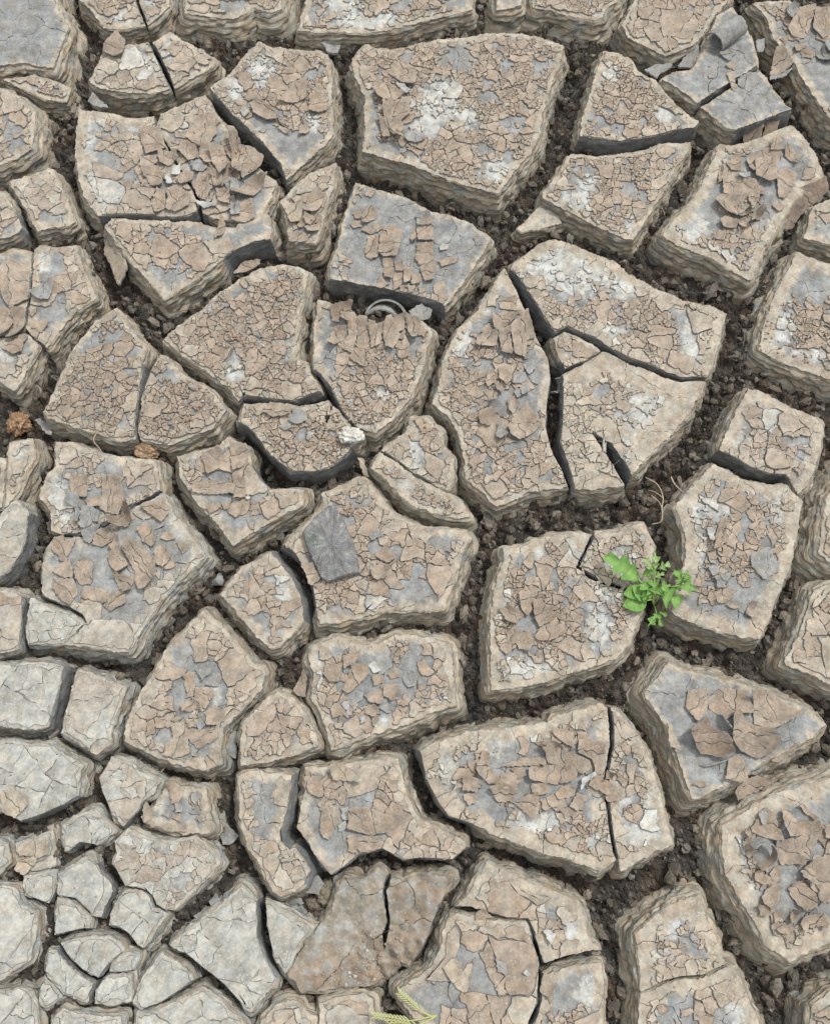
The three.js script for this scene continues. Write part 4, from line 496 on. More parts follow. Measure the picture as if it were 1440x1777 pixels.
lay('plated block at left', 0, 700, [
  [{ cu: 1.5 }, 445, 490, 490, 450, 545, 455, 555, 590, 510, 590, 450, 560], [{ cu: 2 }, 345, 840, 400, 825, 410, 860, 490, 850, 430, 950, 420, 1000, 390, 985, 330, 910], [{ cu: 1.5 }, 330, 1050, 380, 1000, 450, 985, 465, 1090, 400, 1090],
  [{ cu: 1.5 }, 345, 1095, 460, 1095, 495, 1170, 445, 1260, 400, 1240, 330, 1150], [{ cu: 3 }, 480, 1000, 520, 985, 590, 995, 585, 1090, 570, 1135, 500, 1135, 475, 1080], [{ cu: 1 }, 525, 1160, 570, 1145, 680, 1175, 670, 1250, 520, 1220],
  [{ cu: 2 }, 660, 1190, 780, 1175, 795, 1250, 700, 1300, 660, 1270], [{ cu: 1.5 }, 885, 650, 920, 620, 1000, 610, 1020, 580, 1055, 650, 1060, 690, 1015, 750, 960, 710], [{ cu: 1 }, 1020, 810, 1060, 795, 1105, 850, 1050, 865, 1010, 850], [{ cu: 1 }, 1105, 870, 1140, 855, 1180, 910, 1145, 940],
  [{ cu: 3 }, 860, 790, 900, 760, 945, 760, 980, 860, 960, 900, 900, 870], [{ cu: 3 }, 970, 900, 1030, 885, 1080, 950, 1020, 1030, 970, 1000], [{ cu: 1 }, 1035, 1030, 1085, 950, 1098, 1020, 1060, 1040], [{ cu: 1 }, 890, 545, 935, 535, 940, 575, 900, 585],
  [{ cu: 4 }, 715, 1060, 770, 1075, 845, 1090, 835, 1170, 780, 1185, 740, 1140], [{ cu: 3 }, 690, 900, 720, 820, 750, 830, 750, 900, 710, 920], [{ cu: 4 }, 710, 920, 750, 900, 815, 1020, 740, 1065, 690, 1010, 685, 960], [{ cu: 6, ax: 20 }, 800, 855, 870, 860, 985, 1000, 980, 1090, 930, 1160, 880, 1165, 850, 1130, 850, 1060, 785, 920],
  [{ ...g, cu: 5, ax: 10 }, 440, 575, 495, 570, 525, 640, 505, 750, 480, 750, 480, 660, 430, 630], [{ ...g, cu: 3 }, 515, 650, 575, 645, 645, 690, 620, 750, 590, 745, 540, 790, 510, 770], [{ cu: 3 }, 640, 785, 680, 780, 720, 860, 640, 900, 580, 880, 600, 820], [{ ...g, cu: 4 }, 590, 755, 635, 765, 590, 850, 570, 880, 530, 860, 520, 800],
  [{ cu: 9, t: 'brown' }, 790, 625, 830, 650, 835, 740, 790, 778, 720, 775, 690, 735, 770, 700], [{ cu: 3 }, 545, 610, 600, 580, 640, 590, 640, 650, 560, 650], [{ cu: 3, ax: 0 }, 650, 470, 700, 450, 755, 460, 775, 540, 785, 620, 745, 705, 690, 690, 635, 665, 645, 540],
]);
lay('bare grey pointed block', 1040, 1020, [
  [{ cu: 2, label: 'tan four-cornered flake left of the big curled plates on the pointed block' }, 545, 640, 660, 630, 665, 700, 660, 790, 600, 835, 525, 750], [{ cu: 3, label: 'tan angular plate at the top of the curled plates on the pointed block' }, 665, 700, 740, 625, 890, 640, 955, 760, 940, 780, 830, 790, 770, 830, 680, 760],
  [{ cu: 8, ax: 60, label: 'long tan plate with a curled lip, right on the pointed block' }, 910, 640, 1030, 650, 1240, 790, 1180, 820, 1120, 860, 1040, 880, 950, 850, 955, 760], [{ cu: 9, ax: 20, t: 'brown', label: 'deep brown dish-shaped plate with grey lips on the pointed block' }, 525, 890, 660, 810, 690, 870, 780, 910, 800, 960, 800, 1030, 740, 1060, 620, 1040, 590, 1000],
  [{ cu: 8, ax: 0, label: 'round-ended tan curled plate in the middle of the pointed block' }, 810, 790, 850, 760, 880, 830, 950, 860, 1060, 880, 1085, 950, 1060, 1030, 970, 1070, 860, 1020, 810, 950], [{ cu: 2, label: 'bell-shaped tan flake below the curled plates on the pointed block' }, 800, 1060, 850, 1040, 890, 1070, 915, 1190, 870, 1220, 770, 1190],
  [{ cu: 1, t: 'cream', label: 'small cream chip on the left rim of the pointed block' }, 415, 850, 440, 860, 485, 980, 470, 1010, 430, 990], [{ cu: 1, t: 'tan', label: 'small tan chip lying low on the pointed block' }, 560, 1220, 650, 1205, 655, 1240, 600, 1245], [{ cu: 1, label: 'tan strip on the lower right rim of the pointed block' }, 1065, 1080, 1150, 1010, 1225, 985, 1210, 1030, 1110, 1090],
]);
lay('tall flake heap at right', 1040, 0, [
  [{ cu: 1 }, 735, 1100, 780, 1030, 800, 1080, 770, 1130, 740, 1150], [{ cu: 2 }, 780, 1030, 830, 985, 870, 985, 870, 1085, 810, 1090], [{ cu: 2 }, 760, 1130, 800, 1080, 900, 1110, 880, 1230, 760, 1230], [{ cu: 3 }, 880, 1130, 960, 1130, 1020, 1190, 1015, 1250, 970, 1200, 880, 1230], [{ cu: 3 }, 1090, 1080, 1160, 1075, 1225, 1110, 1150, 1250, 1110, 1240, 1100, 1150],
  [{ cu: 3, ax: 90 }, 905, 1010, 990, 950, 1110, 930, 1130, 980, 1090, 1060, 940, 1090], [{ cu: 1 }, 955, 1010, 1080, 1005, 1090, 1150, 1040, 1160, 960, 1110], [{ cu: 5 }, 705, 1270, 760, 1220, 900, 1230, 975, 1250, 960, 1330, 880, 1370, 780, 1350], [{ cu: 3 }, 770, 1280, 800, 1240, 860, 1250, 920, 1320, 850, 1370, 760, 1320], [{ cu: 3 }, 900, 1260, 970, 1180, 975, 1290, 930, 1350],
  [{ cu: 5 }, 920, 1420, 960, 1340, 1000, 1310, 1025, 1340, 970, 1400], [{ cu: 4 }, 1145, 920, 1200, 940, 1255, 1000, 1220, 1040, 1150, 990], [{ cu: 1 }, 1050, 960, 1070, 880, 1110, 900, 1130, 960], [{ cu: 1 }, 1070, 1290, 1110, 1280, 1150, 1300, 1110, 1330], [{ cu: 2, ...w }, 850, 1110, 920, 1110, 920, 1130, 860, 1140],
  [{ cu: 2 }, 740, 1380, 790, 1360, 860, 1400, 840, 1440, 760, 1430], [{ cu: 2 }, 700, 1500, 740, 1450, 790, 1470, 770, 1510], [{ cu: 3 }, 850, 1400, 890, 1380, 930, 1410, 900, 1450],
]);
plate(from(1040, 0, [1240, 1190, 1370, 1150, 1405, 1220, 1270, 1320, 1215, 1290]), { t: 'brown', cu: 3, y: -0.004, tilt: [0.15, -0.55], label: 'brown upright plate leaning in the gap right of the flake heap' });
plate(from(1040, 0, [1150, 1350, 1190, 1310, 1255, 1330, 1210, 1420, 1140, 1420]), { t: 'brown', cu: 3, y: -0.010, tilt: [0.2, -0.6], label: 'small brown upright plate in the gap below the leaning one' });
plate(from(1040, 0, [890, 850, 960, 780, 1010, 810, 1000, 890, 910, 895]), { t: 'brown', cu: 2, y: -0.016, tilt: [0, -0.7], label: 'left brown flake standing under the bare grey lower piece' });
plate(from(1040, 0, [1025, 800, 1105, 745, 1110, 830, 1020, 850]), { t: 'brown', cu: 2, y: -0.016, tilt: [0, -0.7], label: 'right brown flake standing under the bare grey lower piece' });
plate(from(1040, 0, [1060, 475, 1085, 330, 1120, 310, 1205, 410, 1120, 460]), { cu: 3, y: -0.004, tilt: [0.1, -0.35], label: 'tan triangular flake bridging the crack left of the top right block' });
plate(from(1040, 0, [1055, 490, 1130, 470, 1210, 420, 1212, 435, 1140, 490, 1060, 508]), { t: 'grey', cu: 2, y: -0.006, label: 'grey sliver under the triangular flake by the top right block' });
lay('top right corner block', 1040, 0, [
  [{ cu: 3 }, 1165, 190, 1235, 60, 1335, 60, 1300, 200, 1275, 245, 1190, 240], [{ cu: 2 }, 1330, 70, 1440, 60, 1470, 200, 1390, 250, 1320, 190], [{ cu: 1 }, 1250, 320, 1300, 310, 1345, 350, 1320, 375, 1260, 360], [{ ...g, cu: 6 }, 1345, 345, 1380, 320, 1420, 360, 1450, 340, 1450, 400, 1360, 380], [{ cu: 1 }, 1210, 290, 1290, 275, 1290, 300, 1220, 335], [{ ...g, cu: 4 }, 1160, 60, 1200, 30, 1225, 70, 1190, 145, 1160, 130], [{ ...g, cu: 4 }, 1390, 300, 1420, 260, 1480, 270, 1470, 340, 1430, 330],
]);
lay('upper bare grey piece', 1040, 0, [[{ ...g, cu: 1 }, 740, 350, 810, 320, 840, 350, 800, 400], [{ cu: 1 }, 770, 420, 835, 395, 835, 450], [{ cu: 1.5, t: 'cream' }, 790, 470, 825, 470, 860, 560, 840, 580, 820, 570], [{ ...g, cu: 0.7 }, 855, 510, 910, 470, 975, 465, 990, 530, 930, 580, 860, 550], [{ cu: 0.6, t: 'cream' }, 670, 480, 700, 475, 705, 495, 680, 497]]);
lay('grey four-sided block', 350, 340, [
  [{ cu: 2 }, 1015, 85, 1060, 65, 1100, 100, 1080, 150, 1010, 180, 1000, 130], [{ cu: 1 }, 940, 110, 990, 95, 1000, 140, 960, 150], [{ cu: 1 }, 925, 175, 975, 155, 1000, 190, 950, 205], [{ cu: 1 }, 990, 215, 1060, 185, 1125, 170, 1130, 210, 1060, 245], [{ cu: 4 }, 1110, 240, 1180, 195, 1260, 230, 1240, 300, 1220, 400, 1140, 395, 1110, 370], [{ cu: 2 }, 1015, 360, 1040, 260, 1105, 255, 1100, 390, 1050, 395], [{ cu: 3 }, 1115, 255, 1150, 250, 1200, 300, 1190, 360, 1100, 370],
  [{ cu: 2 }, 1130, 405, 1200, 400, 1190, 530, 1140, 510], [{ cu: 2, tilt: [0, 0.1] }, 1085, 570, 1110, 500, 1175, 550, 1120, 590], [{ cu: 2 }, 1195, 490, 1250, 480, 1250, 560, 1200, 590], [{ cu: 2, t: 'brown' }, 1200, 420, 1255, 410, 1260, 470, 1215, 475], [{ cu: 1 }, 1260, 455, 1320, 450, 1310, 540, 1260, 530], [{ cu: 1 }, 1310, 500, 1350, 490, 1370, 550, 1310, 560], [{ cu: 1 }, 1290, 565, 1335, 565, 1320, 610, 1290, 610], [{ cu: 1 }, 1235, 565, 1265, 560, 1275, 595, 1245, 600],
]);
lay('grey four-sided block', 700, 340, [
  [{ cu: 4, t: 'grey', ax: 90 }, 75, 115, 165, 110, 178, 190, 85, 200], [{ cu: 2 }, 80, 190, 120, 150, 180, 150, 190, 290, 90, 280], [{ cu: 2 }, 85, 298, 185, 300, 190, 400, 100, 440, 75, 400], [{ cu: 2 }, 100, 450, 205, 410, 190, 530, 130, 540], [{ cu: 1 }, 215, 410, 300, 390, 340, 385, 330, 420, 240, 450], [{ cu: 1 }, 0, 455, 60, 460, 40, 540, 0, 550], [{ cu: 1 }, 50, 495, 100, 500, 110, 550, 50, 560], [{ cu: 1 }, 95, 570, 140, 580, 130, 610, 95, 610], [{ cu: 3 }, 40, 270, 75, 200, 82, 280, 55, 295], [{ cu: 0.6, ...w }, 225, 320, 250, 300, 285, 310, 270, 340, 230, 345],
]);
lay('block with upcurled strips', 350, 340, [
  [{ cu: 3, t: 'brown' }, 805, 700, 870, 690, 860, 810, 820, 800], [{ cu: 4, t: 'brown' }, 870, 685, 945, 685, 930, 750, 925, 820, 870, 780], [{ cu: 3.5, ax: 265, one: 1 }, 895, 745, 965, 750, 975, 870, 940, 990, 880, 960, 920, 860], [{ cu: 3.5, ax: 268, one: 1 }, 980, 770, 1035, 775, 1045, 900, 1030, 980, 970, 950], [{ cu: 3.5, ax: 272, one: 1 }, 1045, 805, 1130, 825, 1120, 930, 1060, 960, 1050, 880],
  [{ cu: 3.5, ax: 265, one: 1 }, 1150, 780, 1185, 770, 1240, 880, 1200, 970, 1150, 950, 1130, 860], [{ cu: 5, ax: 270, one: 1 }, 1185, 780, 1270, 760, 1265, 850, 1230, 865], [{ cu: 4 }, 1275, 770, 1370, 790, 1340, 910, 1300, 900], [{ cu: 4 }, 785, 935, 830, 825, 915, 830, 890, 900, 830, 950], [{ cu: 2 }, 930, 960, 1020, 960, 1010, 1080, 930, 1030], [{ cu: 2 }, 1220, 1000, 1270, 880, 1300, 940, 1290, 1010, 1240, 1030],
]);
lay('great left split piece', 700, 340, [
  [{ cu: 2 }, 590, 660, 700, 630, 715, 725, 600, 710], [{ cu: 4 }, 550, 760, 640, 725, 720, 750, 640, 820, 590, 845, 560, 830], [{ cu: 2 }, 485, 850, 530, 800, 555, 850, 510, 885], [{ cu: 4 }, 445, 930, 480, 880, 585, 850, 580, 950, 460, 950], [{ cu: 3 }, 590, 850, 660, 820, 680, 1000, 610, 990], [{ cu: 4 }, 665, 820, 770, 720, 820, 890, 770, 910, 760, 1020, 690, 1000], [{ ...g, cu: 1 }, 740, 1060, 810, 1030, 830, 1070, 780, 1125], [{ ...g, cu: 1 }, 690, 1130, 730, 1095, 770, 1140, 740, 1180, 680, 1180], [{ ...g, cu: 1 }, 785, 1130, 830, 1090, 860, 1140, 840, 1180, 790, 1160], [{ ...g, cu: 1 }, 720, 1210, 760, 1175, 790, 1230, 740, 1250], [{ ...g, cu: 1 }, 690, 1230, 720, 1215, 735, 1255, 705, 1265],
  [{ cu: 3 }, 650, 1280, 690, 1255, 725, 1310, 680, 1365, 650, 1330], [{ cu: 2 }, 560, 1180, 590, 1170, 630, 1220, 600, 1240], [{ cu: 2 }, 510, 1160, 540, 1090, 575, 1120, 570, 1170, 520, 1200], [{ cu: 2 }, 590, 1080, 640, 1080, 680, 1140, 640, 1190, 600, 1150], [{ cu: 2, t: 'brown' }, 460, 1370, 520, 1340, 580, 1340, 540, 1440, 480, 1430], [{ cu: 4 }, 650, 1440, 760, 1290, 860, 1430, 800, 1490, 720, 1530, 660, 1500], [{ ...g, cu: 3 }, 570, 1500, 600, 1400, 650, 1500, 600, 1530],
]);
lay('big flake pile at upper left', 0, 0, [
  [{ cu: 2 }, 885, 820, 1010, 810, 1045, 940, 920, 975, 890, 900], [{ cu: 2 }, 885, 990, 980, 980, 995, 1040, 960, 1060, 880, 1050], [{ cu: 4 }, 1000, 960, 1110, 965, 1120, 1010, 1060, 1055, 1010, 1040], [{ cu: 2 }, 890, 1070, 1000, 1060, 1035, 1100, 1020, 1180, 950, 1180], [{ cu: 2 }, 1160, 860, 1250, 920, 1310, 900, 1360, 830, 1340, 720, 1240, 740, 1190, 800], [{ cu: 4 }, 1110, 940, 1150, 880, 1235, 930, 1235, 1000, 1180, 1010],
  [{ cu: 3 }, 1255, 905, 1385, 930, 1380, 1010, 1300, 1040, 1250, 990], [{ cu: 5 }, 1310, 930, 1400, 930, 1440, 1060, 1380, 1120, 1330, 1020], [{ cu: 3 }, 1380, 900, 1420, 820, 1500, 860, 1530, 980, 1440, 1000], [{ ...g, cu: 1 }, 1200, 1020, 1250, 1005, 1305, 1050, 1270, 1080, 1210, 1070], [{ ...w, cu: 1 }, 1085, 1060, 1140, 1045, 1130, 1110, 1080, 1110], [{ cu: 3 }, 1110, 1130, 1160, 1085, 1220, 1090, 1210, 1150, 1130, 1165], [{ ...w, cu: 1 }, 1040, 1120, 1070, 1120, 1090, 1160, 1050, 1165],
  [{ cu: 3 }, 1045, 1200, 1110, 1165, 1195, 1230, 1190, 1300, 1100, 1340, 1045, 1320, 1060, 1240], [{ cu: 2 }, 960, 1290, 990, 1190, 1040, 1220, 1040, 1310, 980, 1345], [{ cu: 2 }, 1205, 1150, 1250, 1115, 1300, 1110, 1320, 1180, 1290, 1260, 1240, 1240], [{ cu: 4 }, 1320, 1060, 1390, 1100, 1400, 1180, 1340, 1170], [{ ...w, cu: 1 }, 1225, 1270, 1330, 1275, 1350, 1300, 1270, 1310], [{ cu: 3 }, 1350, 1180, 1440, 1200, 1440, 1290, 1370, 1270], [{ cu: 4 }, 1225, 1370, 1270, 1330, 1340, 1340, 1350, 1400, 1300, 1420],
  [{ cu: 1.5, tilt: [0, 0] }, 1340, 1480, 1390, 1340, 1410, 1400, 1400, 1470, 1350, 1500], [{ cu: 3, ...g }, 1400, 1150, 1455, 1140, 1500, 1200, 1450, 1230],
]);
lay('big flake pile at upper left', 400, 0, [
  [{ cu: 4 }, 0, 840, 40, 850, 90, 1000, 80, 1120, 20, 1080], [{ cu: 5 }, 40, 790, 60, 780, 175, 910, 140, 930, 90, 910], [{ cu: 4 }, 60, 930, 150, 930, 215, 990, 190, 1060, 75, 1130], [{ cu: 7 }, 10, 1240, 130, 1120, 250, 1120, 150, 1230, 60, 1250], [{ cu: 3 }, 0, 1260, 140, 1240, 155, 1370, 90, 1400, 10, 1380], [{ ...g, cu: 2 }, 0, 1300, 60, 1280, 65, 1350, 10, 1365], [{ cu: 3 }, -40, 690, 20, 680, 60, 700, 40, 800, 0, 830, -30, 780], [{ cu: 3, ...g }, 0, 1135, 50, 1140, 60, 1200, 10, 1225],
]);
lay('block right of the pile', 400, 0, [[{ cu: 3 }, 300, 650, 410, 520, 480, 520, 480, 620, 400, 650], [{ cu: 4 }, 125, 660, 165, 625, 280, 690, 290, 750, 230, 760, 150, 720], [{ cu: 2 }, 495, 590, 600, 590, 605, 700, 550, 715, 490, 700], [{ cu: 2, t: 'cream' }, 300, 790, 340, 800, 385, 830, 350, 840, 310, 820], [{ cu: 2 }, 430, 790, 495, 780, 490, 830, 430, 850], [{ cu: 1, ...w }, 60, 700, 100, 685, 118, 710, 90, 745]]);
lay('largest tan block', 400, 0, [[{ cu: 5 }, 890, 590, 960, 540, 1020, 570, 1090, 620, 1030, 655, 960, 660, 920, 640], [{ cu: 4, ax: 30 }, 950, 680, 1000, 660, 1010, 800, 1060, 880, 1090, 920, 1020, 890, 960, 790], [{ cu: 3 }, 960, 680, 1110, 640, 1120, 740, 1060, 760, 1090, 860, 1050, 890, 1000, 840], [{ ...g, cu: 1 }, 1090, 870, 1150, 820, 1220, 890, 1170, 915, 1100, 905], [{ cu: 2 }, 920, 740, 970, 790, 1000, 890, 950, 890], [{ cu: 2 }, 985, 480, 1050, 400, 1170, 450, 1150, 560, 1070, 540], [{ cu: 1, ...w }, 1030, 545, 1080, 540, 1125, 590, 1095, 610]]);
lay('round-sided block star gap', 700, 700, [[{ cu: 4 }, 710, 1200, 760, 1150, 810, 1230, 790, 1300, 768, 1335, 735, 1300], [{ cu: 4 }, 800, 1250, 830, 1230, 930, 1280, 920, 1370, 840, 1400, 812, 1330], [{ cu: 4 }, 590, 1290, 650, 1270, 720, 1300, 745, 1335, 690, 1385, 640, 1370]]);
lay('round-sided block star gap', 700, 1050, [[{ cu: 3 }, 700, 240, 740, 180, 775, 165, 812, 230, 780, 290, 720, 280], [{ cu: 4 }, 815, 200, 850, 140, 980, 120, 1010, 180, 900, 230, 830, 225], [{ cu: 3 }, 640, 180, 690, 140, 745, 150, 735, 190, 690, 255, 650, 250]]);
lay('oval block', 700, 1050, [
  [{ cu: 2 }, 455, 1000, 490, 910, 530, 925, 530, 1000], [{ cu: 3 }, 450, 1010, 530, 1010, 600, 1080, 600, 1110, 540, 1120, 460, 1060], [{ cu: 3 }, 365, 1160, 370, 1080, 400, 1055, 465, 1090, 460, 1165], [{ cu: 2 }, 370, 1180, 455, 1175, 460, 1230, 410, 1250, 375, 1220], [{ cu: 2 }, 600, 1010, 760, 950, 880, 960, 885, 1000, 700, 1005], [{ cu: 4 }, 530, 1140, 600, 1100, 720, 1150, 680, 1220, 590, 1230], [{ cu: 2 }, 610, 1045, 690, 1050, 730, 1090, 700, 1135, 620, 1145, 600, 1090], [{ cu: 2 }, 660, 1020, 750, 1010, 765, 1060, 720, 1090],
  [{ cu: 3 }, 680, 1230, 740, 1200, 830, 1170, 850, 1230, 820, 1330, 790, 1330], [{ cu: 2 }, 790, 1120, 880, 1110, 910, 1160, 860, 1190, 800, 1170], [{ cu: 3 }, 860, 890, 900, 870, 1000, 900, 1150, 970, 1155, 1020, 1110, 1060, 1040, 1010, 900, 990], [{ cu: 3 }, 770, 1010, 1040, 990, 1075, 1050, 1060, 1090, 970, 1120, 900, 1115, 780, 1090], [{ cu: 4 }, 850, 870, 890, 840, 960, 860, 985, 895, 900, 890], [{ cu: 2 }, 915, 780, 940, 765, 1060, 800, 1055, 900, 960, 840], [{ cu: 2 }, 1085, 840, 1150, 830, 1250, 870, 1255, 1000, 1230, 1060, 1190, 1060, 1170, 950, 1080, 920],
  [{ cu: 3 }, 1160, 1100, 1200, 1060, 1290, 1110, 1260, 1190, 1150, 1120], [{ ...w, cu: 2 }, 1095, 1160, 1100, 1090, 1180, 1045, 1200, 1060, 1140, 1110], [{ cu: 2 }, 940, 1180, 980, 1130, 1075, 1120, 1060, 1200, 960, 1210], [{ cu: 2 }, 850, 1220, 930, 1180, 960, 1210, 960, 1260, 870, 1280], [{ cu: 1 }, 1040, 1230, 1080, 1180, 1140, 1190, 1090, 1280, 1020, 1260], [{ cu: 1 }, 970, 1280, 1010, 1260, 1065, 1300, 1010, 1330], [{ cu: 5, t: 'brown' }, 1245, 1090, 1270, 1030, 1310, 1060, 1300, 1090], [{ cu: 3 }, 1250, 1190, 1290, 1130, 1355, 1170, 1330, 1220, 1260, 1230],
]);
lay('ring-curl block at lower right', 1040, 1377, [
  [{ cu: 3 }, 930, 210, 1030, 80, 1090, 130, 1130, 290, 1050, 285, 940, 240], [{ cu: 5 }, 1120, 100, 1160, 110, 1240, 170, 1350, 170, 1370, 215, 1270, 260, 1160, 270, 1130, 190], [{ cu: 2 }, 1210, 280, 1360, 225, 1370, 250, 1310, 370, 1290, 390], [{ cu: 3 }, 1080, 300, 1200, 270, 1290, 400, 1260, 440, 1120, 445], [{ cu: 3 }, 1300, 380, 1340, 375, 1440, 470, 1430, 640, 1380, 680, 1350, 660, 1360, 600, 1310, 520], [{ cu: 2 }, 1235, 480, 1300, 415, 1320, 440, 1330, 570, 1250, 510], [{ cu: 4 }, 1165, 590, 1220, 545, 1270, 565, 1350, 630, 1340, 700, 1270, 730, 1190, 650],
  [{ cu: 5 }, 1235, 800, 1260, 760, 1390, 745, 1420, 800, 1400, 830, 1330, 820, 1300, 830, 1260, 860], [{ cu: 5 }, 1160, 780, 1200, 720, 1225, 725, 1210, 800, 1180, 800], [{ cu: 3 }, 1000, 640, 1060, 560, 1115, 580, 1110, 660, 1060, 720, 1010, 680], [{ cu: 2 }, 1080, 455, 1120, 450, 1125, 540, 1080, 555, 1050, 500], [{ cu: 2 }, 950, 490, 1000, 480, 1040, 530, 1010, 570, 960, 540], [{ ...g, cu: 1 }, 975, 120, 1010, 100, 1045, 130, 1010, 195, 990, 180], [{ cu: 3 }, 1375, 215, 1440, 195, 1480, 310, 1400, 270], [{ cu: 2 }, 1070, 740, 1130, 740, 1130, 800, 1080, 800], [{ cu: 2 }, 880, 300, 920, 280, 930, 340, 890, 350],
  [{ cu: 3 }, 1230, 70, 1260, 65, 1340, 150, 1330, 165, 1270, 120], [{ cu: 2 }, 970, 690, 1050, 690, 1050, 760, 990, 750], [{ cu: 3 }, 890, 240, 915, 200, 935, 250, 910, 275], [{ cu: 2 }, 1080, 840, 1150, 810, 1190, 820, 1170, 870, 1110, 870],
]);
lay('grey-fronted plated block', 350, 1377, [[{ cu: 1 }, 745, 80, 860, 80, 860, 180, 790, 295, 745, 250], [{ cu: 2 }, 920, 90, 1020, 80, 1210, 150, 1160, 240, 1050, 260, 915, 220], [{ cu: 2 }, 910, 260, 960, 260, 975, 375, 920, 360], [{ cu: 2 }, 965, 265, 1100, 265, 1115, 340, 1000, 370, 965, 330], [{ ...w, cu: 1 }, 870, 90, 915, 80, 925, 170, 880, 160], [{ ...w, cu: 1 }, 845, 200, 900, 170, 920, 210, 860, 240], [{ cu: 4, t: 'cream' }, 800, -165, 850, -205, 1010, -85, 960, -75, 830, -85]]);
lay('chip-strewn squarish block', 350, 1050, [
  [{ cu: 2 }, 760, 430, 830, 370, 875, 380, 860, 480, 800, 480], [{ cu: 4 }, 880, 530, 935, 370, 1040, 370, 1050, 430, 920, 560], [{ cu: 2 }, 1020, 560, 1160, 500, 1120, 620, 1040, 600], [{ cu: 4 }, 1130, 500, 1220, 495, 1235, 530, 1190, 600, 1140, 570], [{ cu: 2 }, 1020, 640, 1070, 615, 1105, 650, 1080, 700, 1020, 680], [{ ...g, cu: 1 }, 900, 570, 960, 530, 1010, 550, 1000, 590, 940, 645], [{ ...g, cu: 1 }, 1250, 450, 1290, 410, 1355, 420, 1340, 500, 1280, 515], [{ ...w, cu: 1 }, 1040, 370, 1080, 350, 1115, 410, 1070, 430], [{ ...g, cu: 1 }, 1110, 640, 1160, 610, 1200, 650, 1160, 680], [{ cu: 2 }, 1060, 440, 1120, 430, 1150, 490, 1080, 500], [{ cu: 1 }, 1160, 430, 1210, 390, 1240, 450, 1180, 465], [{ cu: 3 }, 885, 330, 940, 280, 1000, 320, 960, 360, 890, 400], [{ ...w, cu: 1 }, 985, 700, 1020, 690, 1030, 730, 1000, 740],
]);
plate(from(350, 1050, [570, 530, 640, 410, 660, 440, 655, 580, 600, 570]), { cu: 4, y: -0.010, tilt: [0.5, 0], label: 'tan flake peeling off the left side of the chip-strewn block' });
lay('leaf-shaped block', 0, 1050, [[{ cu: 2 }, 1150, 430, 1225, 415, 1215, 460, 1180, 545, 1155, 510], [{ ...g, cu: 2 }, 1220, 400, 1250, 370, 1330, 410, 1270, 475], [{ ...g, cu: 1 }, 1280, 500, 1340, 420, 1390, 450, 1360, 510], [{ cu: 2 }, 1230, 520, 1310, 510, 1340, 560, 1290, 650, 1220, 590], [{ cu: 3 }, 1140, 620, 1210, 590, 1280, 640, 1190, 665, 1145, 670], [{ cu: 2, t: 'cream' }, 1080, 740, 1165, 730, 1190, 930, 1100, 955, 1025, 940, 1040, 860, 1080, 840], [{ cu: 2 }, 1165, 770, 1270, 780, 1370, 770, 1360, 840, 1240, 900, 1170, 830], [{ ...g, cu: 1 }, 1230, 740, 1270, 710, 1290, 760, 1250, 785], [{ cu: 1, t: 'cream' }, 1285, 960, 1300, 930, 1375, 930, 1380, 1000, 1300, 1030], [{ cu: 2 }, 1280, 670, 1340, 630, 1410, 660, 1370, 750, 1300, 750]]);
lay('long block right of the seedling', 1040, 660, [[{ ...g, cu: 0.8 }, 930, 1100, 1050, 1045, 1120, 1190, 1020, 1250, 940, 1170], [{ ...g, cu: 1 }, 710, 1230, 820, 1200, 770, 1290, 730, 1300], [{ cu: 3 }, 700, 1060, 740, 860, 775, 880, 800, 1010, 690, 1070], [{ ...w, cu: 2 }, 660, 930, 720, 910, 710, 1000, 680, 1010], [{ ...g, cu: 1 }, 665, 1170, 710, 1160, 740, 1200, 700, 1230], [{ cu: 2, t: 'cream' }, 715, 1370, 760, 1350, 800, 1380, 750, 1400], [{ cu: 2, t: 'cream' }, 780, 1400, 830, 1390, 870, 1420, 830, 1430], [{ cu: 2 }, 900, 1460, 940, 1380, 975, 1390, 950, 1490]]);
lay('grey-chip block at left', 0, 340, [[{ ...g, cu: 3 }, 190, 610, 320, 530, 345, 570, 310, 660, 250, 655], [{ cu: 2 }, 200, 800, 290, 770, 315, 800, 265, 855, 205, 830], [{ cu: 1 }, 180, 705, 240, 705, 205, 760]]);
lay('left edge big-plate block', 0, 340, [[{ cu: 2 }, -20, 480, 60, 380, 110, 400, 185, 460, 180, 640, 70, 695, 20, 640], [{ cu: 6 }, -20, 720, 60, 710, 95, 780, 70, 860, -20, 900], [{ cu: 6 }, 90, 720, 170, 720, 160, 820, 110, 900, 45, 890, 90, 800], [{ cu: 2 }, 45, 930, 110, 900, 150, 870, 190, 880, 150, 920, 150, 980, 90, 995, 40, 960]]);
lay('block with crossing strips', 350, 700, [[{ cu: 2 }, -60, 520, 0, 500, 60, 485, 215, 510, 210, 570, 40, 570, -50, 560], [{ cu: 2 }, 180, 250, 290, 265, 300, 310, 270, 400, 200, 430], [{ cu: 1 }, 30, 650, 110, 620, 130, 650, 60, 690], [{ cu: 1 }, 170, 690, 190, 630, 260, 630, 240, 700, 220, 715], [{ cu: 2 }, 0, 320, 120, 270, 160, 380, 40, 450], [{ cu: 2 }, 200, 440, 270, 470, 280, 590, 210, 600, 200, 520], [{ cu: 1 }, 130, 620, 190, 610, 170, 660, 140, 665], [{ cu: 1, ...w }, 275, 590, 295, 578, 308, 600, 290, 612]]);
